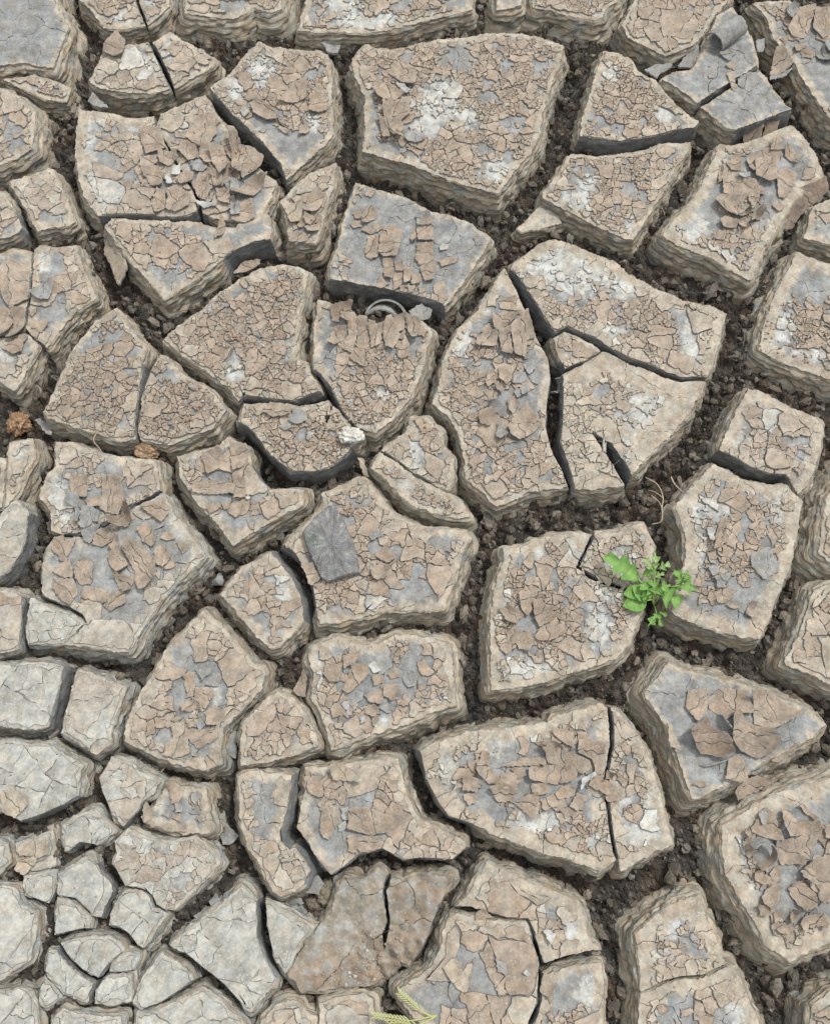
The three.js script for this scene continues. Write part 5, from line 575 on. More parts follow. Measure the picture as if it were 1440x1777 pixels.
lay('central block beside the stone', 350, 700, [[{ cu: 3 }, 1080, 960, 1150, 900, 1215, 970, 1160, 1005], [{ cu: 3 }, 1060, 1040, 1120, 1000, 1180, 1020, 1160, 1090, 1090, 1110, 1060, 1080], [{ cu: 3 }, 620, 1000, 700, 1000, 745, 1100, 680, 1150], [{ ...g, cu: 1 }, 1045, 830, 1070, 800, 1160, 815, 1060, 865]]);
lay('bottom block of tan plates', 700, 1377, [[{ cu: 3 }, 850, 1200, 880, 1100, 950, 1200, 905, 1275, 850, 1230], [{ ...w, cu: 1 }, 870, 850, 910, 845, 950, 875, 915, 940, 890, 900], [{ ...w, cu: 1 }, 745, 1115, 765, 1095, 790, 1125, 770, 1140], [{ ...g, cu: 1 }, 570, 1030, 640, 1050, 640, 1130, 590, 1110], [{ cu: 2 }, 445, 760, 490, 710, 550, 770, 500, 790, 450, 785], [{ cu: 2, t: 'cream' }, 245, 1080, 310, 1020, 360, 1050, 370, 1130, 300, 1180]]);
lay('small lower left chip block', 0, 1050, [[{ cu: 2 }, 1040, 1110, 1080, 1095, 1150, 1150, 1120, 1230, 1070, 1240], [{ ...g, cu: 2 }, 1010, 1310, 1070, 1240, 1090, 1270, 1050, 1330], [{ ...g, cu: 2 }, 1090, 1240, 1140, 1230, 1130, 1290, 1095, 1300], [{ ...g, cu: 1 }, 1185, 1200, 1240, 1150, 1250, 1200, 1220, 1240], [{ cu: 1 }, 1070, 1330, 1130, 1300, 1130, 1360], [{ cu: 1 }, 1100, 1410, 1160, 1370, 1160, 1420], [{ cu: 1 }, 1215, 1330, 1260, 1310, 1250, 1360], [{ cu: 2 }, 890, 1260, 910, 1230, 970, 1310, 900, 1360]]);
lay('half-moon block', 350, 700, [[{ ...g, cu: 1.5 }, 540, 110, 600, 40, 650, 60, 665, 110, 620, 140, 570, 135], [{ ...g, cu: 1 }, 490, 150, 540, 125, 575, 160, 520, 180], [{ cu: 3 }, 380, 60, 440, 10, 570, 20, 560, 85, 450, 95]]);
lay('pale block with a lifted slab', 0, 1050, [[{ t: 'cream', cu: 2 }, 10, 1170, 80, 1130, 150, 1200, 190, 1240, 150, 1280, 100, 1330, 20, 1300]]);
lay('broken pinkish block', 0, 1377, [[{ t: 'cream', cu: 2 }, 90, 350, 150, 295, 295, 300, 290, 380, 220, 410, 180, 395, 110, 390], [{ t: 'cream', cu: 2 }, 80, 480, 100, 420, 215, 395, 215, 430, 140, 515], [{ t: 'cream', cu: 1 }, 5, 540, 60, 525, 105, 535, 90, 560, 20, 565]]);
lay('small tapering block', 350, 340, [[{ cu: 3, t: 'cream' }, 490, 40, 510, 20, 580, 60, 635, 30, 620, 160, 560, 180, 530, 110], [{ cu: 3 }, 640, 100, 670, 0, 720, -40, 770, 0, 740, 90, 700, 120], [{ cu: 3 }, 640, 120, 710, 130, 740, 130, 680, 185, 650, 170], [{ cu: 3 }, 640, 190, 720, 175, 750, 140, 730, 220, 670, 235], [{ cu: 2 }, 540, 230, 610, 220, 680, 240, 650, 280, 550, 290]]);
// slabs and shards beside the blocks
plate(from(0, 340, [660, 250, 685, 245, 800, 410, 815, 480, 760, 575, 740, 560, 690, 430, 645, 350]), { t: 'cream', cu: 1, y: -0.014, th: 5, tilt: [0.5, -0.05], name: 'mud_shard', label: 'cream-grey slab slipped against the left flank of the slanting block' });
plate(from(0, 0, [555, 640, 590, 590, 690, 685, 600, 670]), { t: 'grey', cu: 1, y: 0.001, label: 'small pointed grey slab on the upper left rim of the broad cracked block' });
plate(from(0, 0, [650, 330, 660, 280, 740, 212, 790, 260, 770, 350, 710, 355]), { cu: 3, y: 0.007, label: 'lifted tan flake at the upper left of the half-round block' });
plate(from(0, 700, [230, 110, 260, 105, 330, 160, 335, 215, 290, 190]), { t: 'grey', cu: 3, y: -0.02, label: 'grey shard in the crack below the tall peaked block' });
plate(from(350, 340, [200, 490, 260, 420, 370, 410, 370, 435, 280, 480]), { cu: 3, y: -0.016, label: 'tan strip fallen in the crack above the crumb-strewn block' });
plate(from(350, 340, [1290, 740, 1370, 685, 1440, 720, 1420, 790, 1340, 780]), { t: 'grey', cu: 4, y: -0.012, label: 'grey flake wedged in the crack right of the grey arch' });
plate(from(350, 1050, [130, 800, 225, 785, 220, 960, 150, 930]), { t: 'grey', cu: 2, y: -0.022, th: 3, tilt: [0, 0.1], name: 'mud_shard', label: 'grey slab standing left of the small arched block' });
plate(from(350, 1377, [650, 560, 730, 500, 770, 560, 730, 625, 650, 615]), { t: 'grey', cu: 1, y: -0.026, th: 8, name: 'mud_shard', label: 'grey block fragment sunk between the two lower middle blocks' });
plate(from(350, 1377, [460, 660, 500, 640, 620, 640, 640, 690, 470, 700]), { t: 'grey', cu: 1, y: -0.034, th: 6, name: 'mud_shard', label: 'grey slab at the foot of the grey-centred block' });
plate(from(350, 1377, [80, 180, 120, 160, 240, 260, 190, 320, 140, 320]), { t: 'grey', cu: 1, y: -0.028, th: 3, label: 'grey angular shard on the gravelly crack soil, lower left' });
plate(from(0, 1377, [1310, 680, 1355, 620, 1380, 660, 1370, 710, 1330, 725]), { t: 'grey', cu: 2, y: -0.016, label: 'grey round-edged shard at the tip of the pale pointed block' });
plate(from(0, 1377, [1215, 770, 1310, 695, 1320, 750, 1250, 790]), { t: 'grey', cu: 2, y: -0.020, label: 'grey shard leaning on the edge of the pale pointed block' });
plate(from(1040, 1020, [835, 1260, 900, 1200, 970, 1170, 1060, 1220, 1000, 1260, 850, 1330]), { t: 'brown', cu: 5, y: -0.012, label: 'brown curved plate tucked under the pointed block' });
plate(from(1040, 0, [275, 455, 340, 415, 440, 420, 445, 440, 380, 460, 350, 505]), { t: 'grey', cu: 2, y: -0.008, th: 3, label: 'grey shard between the plates block and the bare grey block' });
plate(from(1040, 0, [480, 440, 530, 360, 600, 310, 615, 370, 570, 430, 520, 435]), { t: 'grey', cu: 2, y: -0.012, th: 4, label: 'grey rounded shard below the rolled sheet' });
plate(from(1040, 0, [970, 260, 1030, 245, 1020, 330, 985, 330]), { t: 'grey', cu: 1, y: -0.012, label: 'small grey upright chip in the crack by the top right block' });
plate(from(400, 0, [570, 290, 600, 265, 690, 290, 670, 345, 610, 340]), { t: 'grey', cu: 1, y: -0.02, th: 5, name: 'mud_shard', label: 'grey chunk fallen below the wide top block' });
plate(from(350, 700, [975, 340, 1010, 350, 1045, 470, 1015, 455]), { cu: 2, y: -0.008, tilt: [0.5, 0], t: 'cream', label: 'thin tan sliver standing in the crack right of the half-moon block' });

{ // names and labels for the loose flakes: band from top to bottom and place from the left on their block
  const ord = ['first', 'second', 'third', 'fourth', 'fifth', 'sixth', 'seventh', 'eighth', 'ninth', 'tenth', 'eleventh', 'twelfth', 'thirteenth', 'fourteenth', 'fifteenth'];
  const hosts = {}; loose.forEach((f) => { if (!f.label) (hosts[f.host] ??= []).push(f); });
  for (const h in hosts) {
    const all = hosts[h].slice().sort((p, q) => p.v - q.v), bands = all.length > 5 ? 3 : 1, per = Math.ceil(all.length / bands);
    for (let k = 0; k < bands; k++) all.slice(k * per, (k + 1) * per).sort((p, q) => p.u - q.u).forEach((f, i) => { f.label = word(f.t) + ' loose flake on the ' + h + ', ' + (bands > 1 ? ['upper', 'middle', 'lower'][k] + ' row, ' : '') + ord[i] + ' from left'; f.group = 'loose flakes on the ' + h; });
  }
  for (const f of loose) thing(f.mesh, f.name, f.label, f.name === 'mud_shard' ? 'mud shard' : 'mud flake', f.group ?? 'loose flakes and shards');
}

// ---------------------------------------------------------------- curled shells: part of a rolled sheet
function shell(o, label, name = 'curled_flake') {
  const m = new Mesher(), NA = 26, NB = 8, th = (o.th ?? 1.5) / 1000, R = o.R / 1000, W = o.W / 1000, col = TINT[o.t ?? 'grey'], under = TINT[o.tu ?? 'grey'], side = mix3(col, C.greyL, 0.5), a0 = o.a[0] * Math.PI / 180, a1 = o.a[1] * Math.PI / 180;
  const mat = new THREE.Matrix4().makeRotationFromEuler(new THREE.Euler((o.rx ?? 0) * Math.PI / 180, (o.ry ?? 0) * Math.PI / 180, (o.rz ?? 0) * Math.PI / 180, 'YXZ')), [px0, pz0] = at(o.u, o.v, o.y), v = new THREE.Vector3();
  const P = (i, j, off) => { const t = i / NA, a = mix(a0, a1, t) , w = W * (o.taper ? Math.pow(Math.sin(Math.PI * clamp(0.04 + 0.92 * t)), o.taper) : 1), r = R * (1 - (o.spiral ?? 0) * t) + off, jag = 0.0011 * n2(t * 9 + o.u, j * 3.1); v.set(Math.sin(a) * r, -Math.cos(a) * r, (j / NB - 0.5) * w + jag + (o.shift ?? 0) * t / 1000).applyMatrix4(mat); return [v.x + px0, v.y + o.y, v.z + pz0]; };
  const surf = (off, c, flip) => { const id = []; for (let i = 0; i <= NA; i++) { id.push([]); for (let j = 0; j <= NB; j++) { const q = P(i, j, off), e = j === 0 || j === NB || i === 0 || i === NA ? mix3(c, side, 0.5) : c; id[i].push(m.v(...q, e, i / NA * R * 4 / UVT, j / NB * W / UVT + o.u)); } } for (let i = 0; i < NA; i++) for (let j = 0; j < NB; j++) flip ? m.q(id[i][j], id[i][j + 1], id[i + 1][j + 1], id[i + 1][j]) : m.q(id[i][j], id[i + 1][j], id[i + 1][j + 1], id[i][j + 1]); };
  surf(-th / 2, col, false); surf(th / 2, under, true);
  const rim = []; for (let i = 0; i <= NA; i++) rim.push([i, 0]); for (let j = 1; j <= NB; j++) rim.push([NA, j]); for (let i = NA - 1; i >= 0; i--) rim.push([i, NB]); for (let j = NB - 1; j > 0; j--) rim.push([0, j]);
  const A = rim.map(([i, j]) => m.v(...P(i, j, -th / 2), side, i / 30, j / 30)), Bq = rim.map(([i, j]) => m.v(...P(i, j, th / 2), side, i / 30, j / 30 + 0.1)); rim.forEach((_, k) => { const l = (k + 1) % rim.length; m.q(A[k], Bq[k], Bq[l], A[l]); });
  const mesh = shade(new THREE.Mesh(m.geo(), M.clay)); return thing(mesh, name, label, 'curled flake');
}
shell({ u: 670, v: 558, y: -0.006, R: 27, W: 15, a: [98, 262], rx: -62, ry: -10, th: 2.4 }, 'grey arched sheet standing in the crack above the upcurled strips');
shell({ u: 662, v: 562, y: -0.010, R: 23, W: 22, a: [104, 250], rx: -42, ry: -6, th: 2.2 }, 'smaller grey arched sheet nested inside the larger arch');
shell({ u: 862, v: 708, y: 0.013, R: 13, W: 17, a: [-100, 55], ry: -55, rx: 20, taper: 0.8, th: 1.7 }, 'grey crescent curl on the great left split piece');
shell({ u: 1322, v: 1482, y: 0.016, R: 15, W: 11, a: [-30, 215], ry: 20, rx: -62, th: 1.4, tu: 'grey', t: 'tan' }, 'ring-shaped curl standing on the block at lower right');
shell({ u: 377, v: 986, y: -0.012, R: 20, W: 12, a: [-65, 65], ry: 90, rx: 0, rz: -60, taper: 0.9 }, 'grey crescent hanging in the crack left of the tan wedge block');
shell({ u: 1262, v: 62, y: 0.010, R: 12, W: 46, a: [80, 265], ry: -52, rx: 4, spiral: -0.5, th: 2 }, 'grey sheet rolled along its edge on the bare grey block', 'rolled_sheet');
shell({ u: 505, v: 200, y: 0.006, R: 17, W: 12, a: [-95, 95], ry: 5, rx: -58, tu: 'tan', t: 'tan', th: 1.4 }, 'tan crescent curl on the block right of the flake pile');
shell({ u: 1246, v: 1262, y: 0.012, R: 12, W: 20, a: [20, 120], ry: 35, rx: 0, taper: 0.6 }, 'upturned grey lip above the deep dish on the pointed block');
shell({ u: 1238, v: 1306, y: 0.012, R: 12, W: 36, a: [10, 80], ry: -75, rx: 0, taper: 0.5 }, 'upturned grey lip below the deep dish on the pointed block');
shell({ u: 265, v: 1322, y: -0.018, R: 15, W: 10, a: [-80, 80], ry: -20, rx: -50, t: 'brown' }, 'dark curl in the crack above the pear-shaped block');
shell({ u: 962, v: 668, y: -0.010, R: 10, W: 8, a: [-90, 90], ry: 70, rx: -50 }, 'small grey curl inside the long dark split');
shell({ u: 1325, v: 1138, y: -0.02, R: 28, W: 16, a: [-25, 35], ry: 10, rx: 20, t: 'brown' }, 'brown bent flake in the crack above the pointed block');
shell({ u: 990, v: 903, y: -0.016, R: 40, W: 6, a: [-28, 28], ry: -20, rx: 30 }, 'thin pale grey sliver in the crack below the great split block');
shell({ u: 1385, v: 1490, y: 0.008, R: 20, W: 14, a: [-70, 70], ry: 80, rx: -30, t: 'tan' }, 'tan curled strip at the right edge of the ring-curl block');

// ---------------------------------------------------------------- lumps: noisy solid with its own colour
function lump(r, seed, sx, sy, sz, c1, c2, amp, det = 13) {
  const base = new THREE.IcosahedronGeometry(1, det), p = base.attributes.position, m = new Mesher(), key = new Map(), ids = [];
  for (let i = 0; i < p.count; i++) {
    const x = p.getX(i), y = p.getY(i), z = p.getZ(i), k = Math.round(x * 1e4) + '_' + Math.round(y * 1e4) + '_' + Math.round(z * 1e4);
    if (!key.has(k)) { const d = 1 + amp * (0.7 * n3(x * 1.2 + seed, y * 1.2, z * 1.2) + 0.5 * n3(x * 2.8, y * 2.8 + seed, z * 2.8) - 0.45 * Math.abs(n3(x * 5, y * 5, z * 5 + seed)) + 0.16 * n3(x * 13, y * 13 + seed, z * 13)), q = mix3(c1, c2, clamp(0.5 + n3(x * 2.6 + seed, y * 2.6, z * 2.6 + 4))); key.set(k, m.v(x * d * r * sx, y * d * r * sy, z * d * r * sz, q, x * r / UVT + seed, (z + y) * r / UVT)); }
    ids.push(key.get(k));
  }
  m.i = ids; return m.geo();
}
{ // grey stone on the central block
  const out = from(350, 700, [630, 800, 720, 700, 800, 645, 822, 640, 890, 730, 930, 830, 970, 930, 985, 1060, 880, 1085, 780, 1112, 740, 1080, 690, 970, 650, 880]).map(([u, v]) => at(u, v, 0.012));
  let P = out; if (area2(P) < 0) P.reverse(); P = resample(P, 0.0022); const [cx, cz] = centroid(P), m = new Mesher(), n = P.length, base = Math.max(...P.map((q) => heightAt(cx + (q[0] - cx) * 0.8, cz + (q[1] - cz) * 0.8))) - 0.0025;
  const prof = [[0.95, -0.004], [1.0, 0.002], [0.995, 0.008], [0.975, 0.0115], [0.94, 0.0130], [0.8, 0.0138], [0.6, 0.0142], [0.4, 0.0145], [0.2, 0.0147]], rings = [];
  const col = (x, z) => { const k = fbm(x * 60, z * 60, 4), w = sm(0.15, 0.5, fbm(x * 160 + 4, z * 160, 4, n2b)), gq = [565, 930].map((q) => q), [gu, gv] = px(x, 0.015, z), gr = sm(0.2, 0.7, 1.1 - Math.hypot((gu - 543) / 16, (gv - 938) / 16) + 0.6 * fbm(x * 130, z * 130, 3)); let c = mix3([0.215, 0.22, 0.222], [0.30, 0.303, 0.30], clamp(0.5 + k)); c = mix3(c, [0.46, 0.46, 0.45], w * 0.7); return mix3(c, [0.150, 0.205, 0.165], gr * 0.7); };
  for (const [f, h] of prof) rings.push(P.map(([x, z]) => { const X = cx + (x - cx) * f, Z = cz + (z - cz) * f, ridge = 0.003 * Math.exp(-(((X - cx) * 0.85 - (Z - cz) * 0.1 - 0.010) ** 2) / 6e-5), q = h > 0.008 ? ridge + 0.0016 * fbm(X * 70, Z * 70, 4) + (Z - cz) * -0.10 + (X - cx) * 0.08 : 0; return m.v(X + 0.0008 * n2(X * 200, h * 300 + Z * 200), base + h + q, Z + 0.0008 * n2b(X * 200, h * 300 + Z * 200), col(X, Z), X / 0.1, Z / 0.1 + h * 6); }));
  const hole = m.v(cx, base + 0.0148, cz, col(cx, cz), cx / 0.1, cz / 0.1);
  for (let k = 0; k < rings.length - 1; k++) for (let i = 0; i < n; i++) { const j = (i + 1) % n; m.q(rings[k][i], rings[k + 1][i], rings[k + 1][j], rings[k][j]); }
  const L = rings[rings.length - 1]; for (let i = 0; i < n; i++) m.t(L[i], hole, L[(i + 1) % n]);
  thing(shade(new THREE.Mesh(m.geo(), std({ map: clayMap, bumpMap: soilBump, bumpScale: 0.0012, roughness: 0.85 }))), 'stone', 'angular blue-grey stone with a greenish patch resting on the central block', 'stone');
}
const lumpMat = std({ map: clayMap, bumpMap: soilBump, bumpScale: 0.0012 });
function placeLump(name, label, cat, u, v, y, geo) { const o = shade(new THREE.Mesh(geo, lumpMat)); const [x, z] = at(u, v, y); o.position.set(x, y ?? 0, z); return thing(o, name, label, cat); }
placeLump('pebble', 'crumpled white pebble on the right side of the half-moon block', 'pebble', 610, 756, heightAt(...at(610, 756)) + 0.005, lump(0.0125, 3, 1.15, 0.7, 0.9, [0.66, 0.65, 0.6], [0.72, 0.71, 0.66], 0.3));
placeLump('soil_clod', 'reddish granular clod in the crack at the left edge', 'clod', 34, 735, -0.022, lump(0.0125, 8, 1.1, 0.9, 1.2, [0.30, 0.165, 0.085], [0.38, 0.26, 0.16], 0.35));
placeLump('soil_clod', 'reddish granular clod under the rough triangular block', 'clod', 255, 782, -0.010, lump(0.0115, 18, 1.3, 0.8, 1.0, [0.32, 0.20, 0.115], [0.42, 0.31, 0.21], 0.35));
placeLump('soil_clod', 'brown round lump in the gap beside the sunken grey fragment', 'clod', 565, 1548, -0.028, lump(0.010, 38, 1.1, 0.9, 1.3, [0.22, 0.19, 0.14], [0.27, 0.24, 0.18], 0.22));
placeLump('soil_clod', 'small brown round lump left of the larger round lump', 'clod', 545, 1567, -0.034, lump(0.008, 48, 1.2, 0.9, 1.0, [0.20, 0.17, 0.13], [0.25, 0.22, 0.17], 0.2));

// ---------------------------------------------------------------- rubble in the cracks and grit on the blocks
const inBlock = (x, z, grow = 0) => blocks.some((q) => { if (inside(q.coarse, x, z)) return true; return grow > 0 && edgeDist(q.coarse, x, z) < grow; });
{
  const rnd = rng(77), geos = [0, 1, 2].map((k) => {
    const gq = new THREE.IcosahedronGeometry(1, k === 1 ? 0 : 1), p = gq.attributes.position; for (let i = 0; i < p.count; i++) { const x = p.getX(i), y = p.getY(i), z = p.getZ(i), d = 0.95 + 0.55 * n3(x * 1.3 + k * 7, y * 1.3, z * 1.3) + 0.25 * n3(x * 3.1, y * 3.1, z * 3.1 + k); p.setXYZ(i, x * d, y * d * 0.7, z * d * (0.7 + 0.2 * k)); }
    gq.deleteAttribute('normal'); gq.computeVertexNormals(); gq.setAttribute('color', new THREE.Float32BufferAttribute(new Float32Array(p.count * 3).fill(1), 3)); return gq; });
  const mat = std({ map: soilMap }); const spots = [];
  for (let t = 0; t < 80000 && spots.length < 11000; t++) { const x = mix(-0.62, 0.62, rnd()), z = mix(-0.82, 0.66, rnd()); if (!inBlock(x, z)) spots.push([x, z]); }
  geos.forEach((gq, k) => {
    const mine = spots.filter((_, i) => i % 3 === k), im = new THREE.InstancedMesh(gq, mat, mine.length), M4 = new THREE.Matrix4(), q = new THREE.Quaternion(), e = new THREE.Euler(), s = new THREE.Vector3(), col = new THREE.Color();
    mine.forEach(([x, z], i) => { const r = 0.0009 + 0.0075 * Math.pow(rnd(), 3.4); e.set(rnd() * 6, rnd() * 6, rnd() * 6); q.setFromEuler(e); s.set(r * (0.8 + 0.6 * rnd()), r * (0.6 + 0.5 * rnd()), r); M4.compose(new THREE.Vector3(x, groundY(x, z) + r * 0.3, z), q, s); im.setMatrixAt(i, M4); const t = rnd(), g0 = t < 0.55 ? [0.205, 0.175, 0.138] : t < 0.85 ? [0.265, 0.24, 0.20] : [0.31, 0.27, 0.215], f = 0.75 + 0.5 * rnd(); col.setRGB(g0[0] * f, g0[1] * f, g0[2] * f); im.setColorAt(i, col); });
    shade(im); im.name = numbered('soil_rubble'); im.userData = { kind: 'stuff', label: ['fine brown soil crumbs lying in the cracks', 'angular soil crumbs strewn along the cracks', 'small mixed soil crumbs between the blocks'][k], category: 'rubble' }; scene.add(im);
  });
}
{
  const rnd = rng(78), gq = lump(1, 300, 1, 0.8, 1, [1, 1, 1], [0.85, 0.85, 0.85], 0.3, 1), spots = [];
  const heaps = [[400, 590, 24, 18, 90], [460, 600, 60, 60, 120], [480, 500, 30, 30, 60], [570, 770, 50, 40, 160], [600, 720, 30, 30, 70], [640, 700, 50, 40, 120], [330, 700, 40, 40, 90], [220, 720, 30, 30, 60], [745, 740, 20, 20, 60], [620, 870, 30, 30, 70], [660, 1650, 40, 40, 120], [600, 1700, 60, 20, 80], [790, 690, 30, 30, 70], [1330, 590, 40, 40, 90], [1400, 600, 30, 30, 80], [270, 790, 14, 6, 30], [1000, 1440, 40, 14, 60], [690, 180, 60, 60, 60], [1300, 370, 30, 20, 60], [380, 300, 60, 60, 60]];
  for (const [u, v, a, b2, k] of heaps) for (let i = 0; i < k; i++) { const f = Math.sqrt(rnd()), t = rnd() * TAU; spots.push([...at(u + a * f * Math.cos(t), v + b2 * f * Math.sin(t)), 1]); }
  for (let i = 0; i < 1500; i++) { const x = mix(-0.56, 0.56, rnd()), z = mix(-0.76, 0.6, rnd()); if (inBlock(x, z)) spots.push([x, z, 0.7]); }
  const im = new THREE.InstancedMesh(gq, std({ map: clayMap }), spots.length), M4 = new THREE.Matrix4(), q = new THREE.Quaternion(), e = new THREE.Euler(), s = new THREE.Vector3(), col = new THREE.Color();
  spots.forEach(([x, z, k], i) => { const r = k * (0.0005 + 0.0017 * Math.pow(rnd(), 2.5)); e.set(rnd() * 6, rnd() * 6, rnd() * 6); q.setFromEuler(e); s.set(r, r * (0.6 + 0.5 * rnd()), r * (0.8 + 0.5 * rnd())); M4.compose(new THREE.Vector3(x, Math.max(groundLevel(x, z), heightAt(x, z)) + r * 0.35, z), q, s); im.setMatrixAt(i, M4); const t = rnd(), c = t < 0.3 ? [0.5, 0.49, 0.45] : t < 0.75 ? [0.43, 0.33, 0.245] : [0.40, 0.27, 0.18], f = 0.85 + 0.3 * rnd(); col.setRGB(c[0] * f, c[1] * f, c[2] * f); im.setColorAt(i, col); });
  shade(im); im.name = 'grit'; im.userData = { kind: 'stuff', label: 'pale and tan grit grains scattered over the block tops', category: 'grit' }; scene.add(im);
}

// ---------------------------------------------------------------- green seedling, grass, dry roots
const leafMat = (c) => new THREE.MeshPhysicalMaterial({ color: new THREE.Color().setRGB(...c), roughness: 0.75, side: THREE.DoubleSide, transmission: 0.25, thickness: 0, vertexColors: true });
const stemMat = new THREE.MeshStandardMaterial({ color: new THREE.Color().setRGB(0.26, 0.40, 0.13), roughness: 0.7 });
function tube(pts, r0, r1, mat, name, parent) {
  const c = new THREE.CatmullRomCurve3(pts.map((q) => new THREE.Vector3(...q))), gq = new THREE.TubeGeometry(c, pts.length * 8, 1, 7), p = gq.attributes.position, N = pts.length * 8, v = new THREE.Vector3();
  for (let i = 0; i < p.count; i++) { const k = Math.floor(i / 8) / N, ctr = c.getPointAt(Math.min(1, k)); v.fromBufferAttribute(p, i).sub(ctr).multiplyScalar(mix(r0, r1, k)).add(ctr); p.setXYZ(i, v.x, v.y, v.z); }
  gq.computeVertexNormals(); const o = shade(new THREE.Mesh(gq, mat)); o.name = name; parent?.add(o); return o;
}
const P3 = (u, v, y) => { const [x, z] = at(u, v, y); return [x, y, z]; };
{
  const plant = new THREE.Group(); thing(plant, 'seedling', 'bright green lobed-leaf seedling growing from the crack', 'plant');
  const green = leafMat([0.140, 0.315, 0.058]), pale = leafMat([0.235, 0.39, 0.13]);
  // leaf blade from base to tip with n side lobes
  function leaf(b0, t0, wide, lobes, mat, sag = 0.15, depth = 0.8) {
    const A = new THREE.Vector3(...P3(...b0)), Bv = new THREE.Vector3(...P3(...t0)), ax = Bv.clone().sub(A), L = ax.length(); ax.normalize(); const side = new THREE.Vector3(0, 1, 0).cross(ax).normalize(), up = ax.clone().cross(side).normalize(), m = new Mesher(), N = 44, rows = [], ws = wide * 0.82 * PX, sd = b0[0] * 0.13;
    for (let i = 0; i <= N; i++) {
      const t = i / N, env = Math.pow(Math.sin(Math.PI * Math.pow(clamp(t * 0.97 + 0.02), 0.85)), 0.75), row = [];
      for (const s of [-1, -0.55, 0, 0.55, 1]) {
        const ph = t * lobes + (s < 0 ? 0.12 : 0) + sd, saw = lobes ? 1 - depth * Math.pow(Math.abs(2 * (ph - Math.floor(ph)) - 1), 1.2) : 1, fwd = lobes ? 0.22 * L * Math.abs(s) * (saw - 0.45) : 0, w = ws * env * (Math.abs(s) === 1 ? saw : Math.min(1, saw + 0.25) * 0.55 ) * Math.sign(s) * 0.92;
        const y = -sag * L * 4 * (t - 0.5) ** 2 + sag * L * 0.5 + Math.abs(s) * ws * 0.28 * env + 0.0009 * n2(t * 7 + sd, s * 2.2 + sd);
        const q = A.clone().addScaledVector(ax, t * L + fwd).addScaledVector(side, w).addScaledVector(up, y), f = 0.88 + 0.22 * n2(t * 4 + sd, s * 2.5) + 0.12 * n2b(t * 20, s * 9 + sd), vein = s === 0 ? 1.5 : 1;
        row.push(m.v(q.x, q.y, q.z, [f * vein, f * (s === 0 ? 1.18 : 1), f * vein], s, t));
      }
      rows.push(row);
    }
    for (let i = 0; i < N; i++) for (let j = 0; j < 4; j++) m.q(rows[i][j], rows[i][j + 1], rows[i + 1][j + 1], rows[i + 1][j]);
    const o = shade(new THREE.Mesh(m.geo(), mat)); o.name = 'leaf'; plant.add(o);
  }
  const root = [1134, 1050, -0.03], q = (x, y) => [1040 + x / 3.6, 660 + y / 3.6];
  const stem = (a, h, b, h2, k = 0.0010) => tube([P3(...root), P3(mix(root[0], a[0], 0.5), mix(root[1], a[1], 0.5), mix(-0.01, h, 0.7)), P3(a[0], a[1], h), P3(b[0], b[1], h2)], k * 1.3, k * 0.7, stemMat, 'stem', plant);
  stem(q(320, 1330), 0.010, q(240, 1240), 0.020); stem(q(335, 1330), 0.014, q(345, 1200), 0.032); stem(q(400, 1300), 0.014, q(500, 1282), 0.022); stem(q(330, 1370), 0.006, q(270, 1380), 0.008, 0.0012); stem(q(340, 1360), 0.008, q(380, 1345), 0.012); stem(q(345, 1420), 0.0, q(355, 1455), 0.004, 0.0008);
  leaf([...q(255, 1262), 0.019], [...q(45, 1102), 0.026], 27, 3.4, green, 0.12, 0.5);
  leaf([...q(265, 1225), 0.022], [...q(350, 1180), 0.026], 13, 2, green, 0.1, 0.6);
  leaf([...q(340, 1190), 0.030], [...q(275, 1110), 0.036], 11, 2.5, pale, 0.25); leaf([...q(350, 1180), 0.032], [...q(345, 1075), 0.038], 11, 2.5, pale, 0.2); leaf([...q(365, 1180), 0.030], [...q(440, 1145), 0.034], 12, 2.5, pale, 0.25); leaf([...q(345, 1230), 0.028], [...q(400, 1205), 0.030], 9, 2, pale, 0.2); leaf([...q(335, 1150), 0.033], [...q(300, 1165), 0.033], 8, 2, pale, 0.3);
  leaf([...q(470, 1288), 0.020], [...q(600, 1300), 0.018], 17, 2.4, green, 0.3); leaf([...q(510, 1275), 0.021], [...q(470, 1180), 0.030], 15, 2.4, green, 0.25); leaf([...q(530, 1270), 0.022], [...q(545, 1190), 0.027], 12, 2, green, 0.3);
  leaf([...q(365, 1325), 0.012], [...q(510, 1395), 0.012], 30, 2.6, green, 0.1, 0.8);
  leaf([...q(290, 1385), 0.008], [...q(145, 1405), 0.010], 20, 0, green, 0.08); leaf([...q(270, 1320), 0.010], [...q(150, 1335), 0.013], 17, 0, green, 0.1); leaf([...q(300, 1375), 0.010], [...q(205, 1280), 0.016], 17, 0, green, 0.1);
  leaf([...q(345, 1330), 0.016], [...q(248, 1270), 0.022], 19, 2.4, green, 0.15); leaf([...q(350, 1335), 0.018], [...q(325, 1235), 0.024], 17, 2.2, green, 0.15); leaf([...q(350, 1330), 0.018], [...q(440, 1275), 0.022], 19, 2.4, green, 0.15); leaf([...q(330, 1340), 0.015], [...q(250, 1350), 0.016], 14, 2, green, 0.1);
  leaf([...q(360, 1452), 0.004], [...q(305, 1535), 0.004], 12, 2, green, 0.1); leaf([...q(362, 1452), 0.004], [...q(385, 1540), 0.002], 8, 1.5, green, 0.1); leaf([...q(365, 1448), 0.004], [...q(425, 1470), 0.003], 7, 1.5, green, 0.1);
}
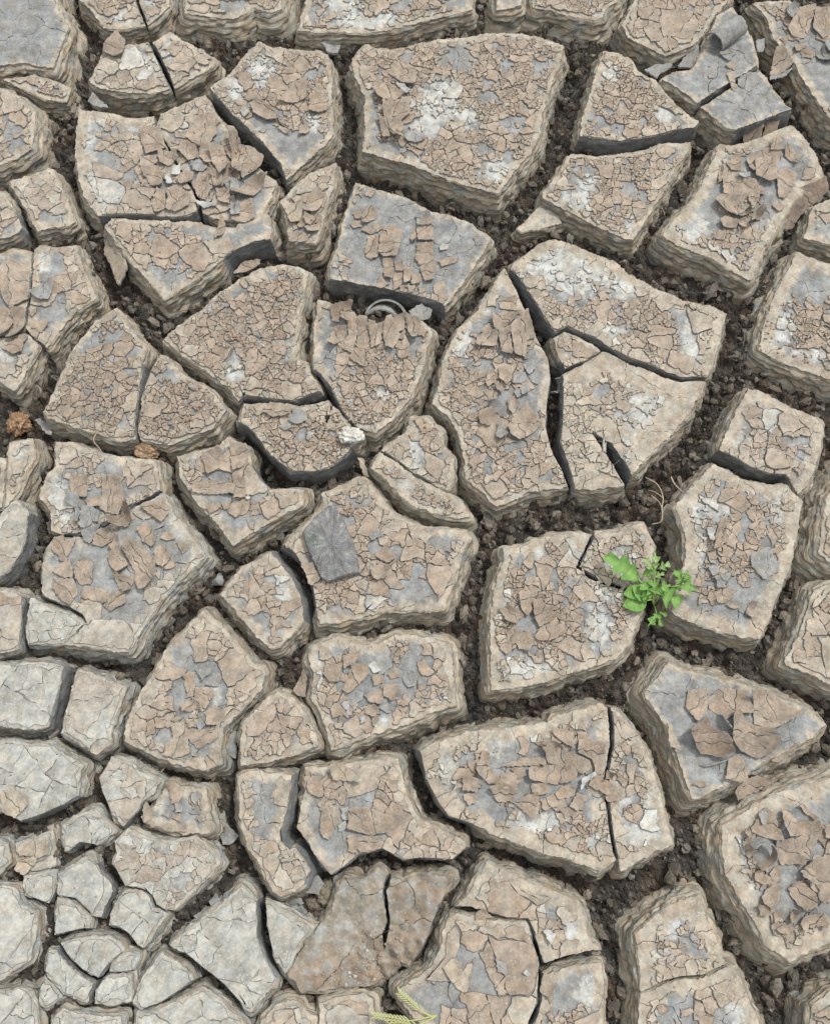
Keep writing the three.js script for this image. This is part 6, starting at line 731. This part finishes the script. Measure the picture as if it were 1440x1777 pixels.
{
  const culm = new THREE.MeshStandardMaterial({ color: new THREE.Color().setRGB(0.36, 0.38, 0.15), roughness: 0.75 }), seed = new THREE.MeshStandardMaterial({ color: new THREE.Color().setRGB(0.36, 0.37, 0.19), roughness: 0.8 }), sg = new THREE.IcosahedronGeometry(1, 1), rnd = rng(91);
  const spike = (label, a, b, tail, n) => {
    const gq = new THREE.Group(); thing(gq, 'grass_stalk', label, 'grass', 'grass stalks at the bottom edge'); const A = new THREE.Vector3(...P3(...a)), Bv = new THREE.Vector3(...P3(...b));
    tube([P3(...a), P3(mix(a[0], b[0], 0.5), mix(a[1], b[1], 0.5) - 1, mix(a[2], b[2], 0.5)), P3(...b), P3(...tail)], 0.0005, 0.0009, culm, 'stalk', gq);
    const ax = Bv.clone().sub(A).normalize(), sd = ax.clone().cross(new THREE.Vector3(0, 1, 0)).normalize();
    for (let i = 0; i < n; i++) { const s = i % 2 ? 1 : -1, o = shade(new THREE.Mesh(sg, seed)); o.name = 'spikelet'; const dir = ax.clone().multiplyScalar(-1).addScaledVector(sd, s * 0.55).normalize(); o.position.copy(A).lerp(Bv, (i + 0.5) / n).addScaledVector(dir, 0.0028).addScaledVector(sd, s * 0.0006); o.quaternion.setFromUnitVectors(new THREE.Vector3(1, 0, 0), dir); o.scale.set(0.0028 + 0.001 * rnd(), 0.0005, 0.0007); gq.add(o); }
  };
  spike('upper slanting grass spike beside the bottom edge', [692, 1722, 0.006], [728, 1752, 0.008], [752, 1766, 0.006], 16);
  spike('lower flat-lying grass spike at the bottom edge', [648, 1762, 0.004], [712, 1771, 0.007], [757, 1762, 0.006], 22);
  spike('short grass spike cut by the bottom edge', [672, 1775, 0.004], [726, 1778, 0.006], [757, 1763, 0.006], 14);
}
{
  const dry = new THREE.MeshStandardMaterial({ color: new THREE.Color().setRGB(0.42, 0.36, 0.26), roughness: 0.9 }), q = (x, y) => [1040 + x / 3.6, 660 + y / 3.6];
  const twig = new THREE.Group(); thing(twig, 'dry_root', 'pale branching dry root beside the crack left of the long block', 'root');
  const t = (name, list, r) => tube(list.map(([x, y, h]) => P3(...q(x, y), h)), r, r * 0.5, dry, name, twig);
  t('root_stem', [[330, 898, -0.014], [385, 880, -0.004], [388, 800, 0.002], [370, 760, 0.006], [322, 718, 0.012]], 0.0008); t('root_branch', [[388, 800, 0.002], [395, 730, 0.006], [360, 650, 0.010], [285, 605, 0.012]], 0.0007); t('root_branch', [[395, 735, 0.006], [350, 700, 0.010], [305, 685, 0.014]], 0.0005);
  const tw = tube([P3(...q(445, 603), 0.002), P3(...q(470, 650), 0.001), P3(...q(520, 698), 0.000)], 0.0009, 0.0004, dry, 'x'); thing(tw, 'dry_root', 'short pale straw on the rim of the long block', 'root');
  const fi = tube([P3(172, 746, 0.004), P3(163, 764, -0.004), P3(173, 778, -0.012), P3(181, 790, -0.018)], 0.0009, 0.0005, dry, 'x'); thing(fi, 'dry_root', 'thin pale rootlet hanging below the tall peaked block', 'root');
}
renderer.render(scene, camera);
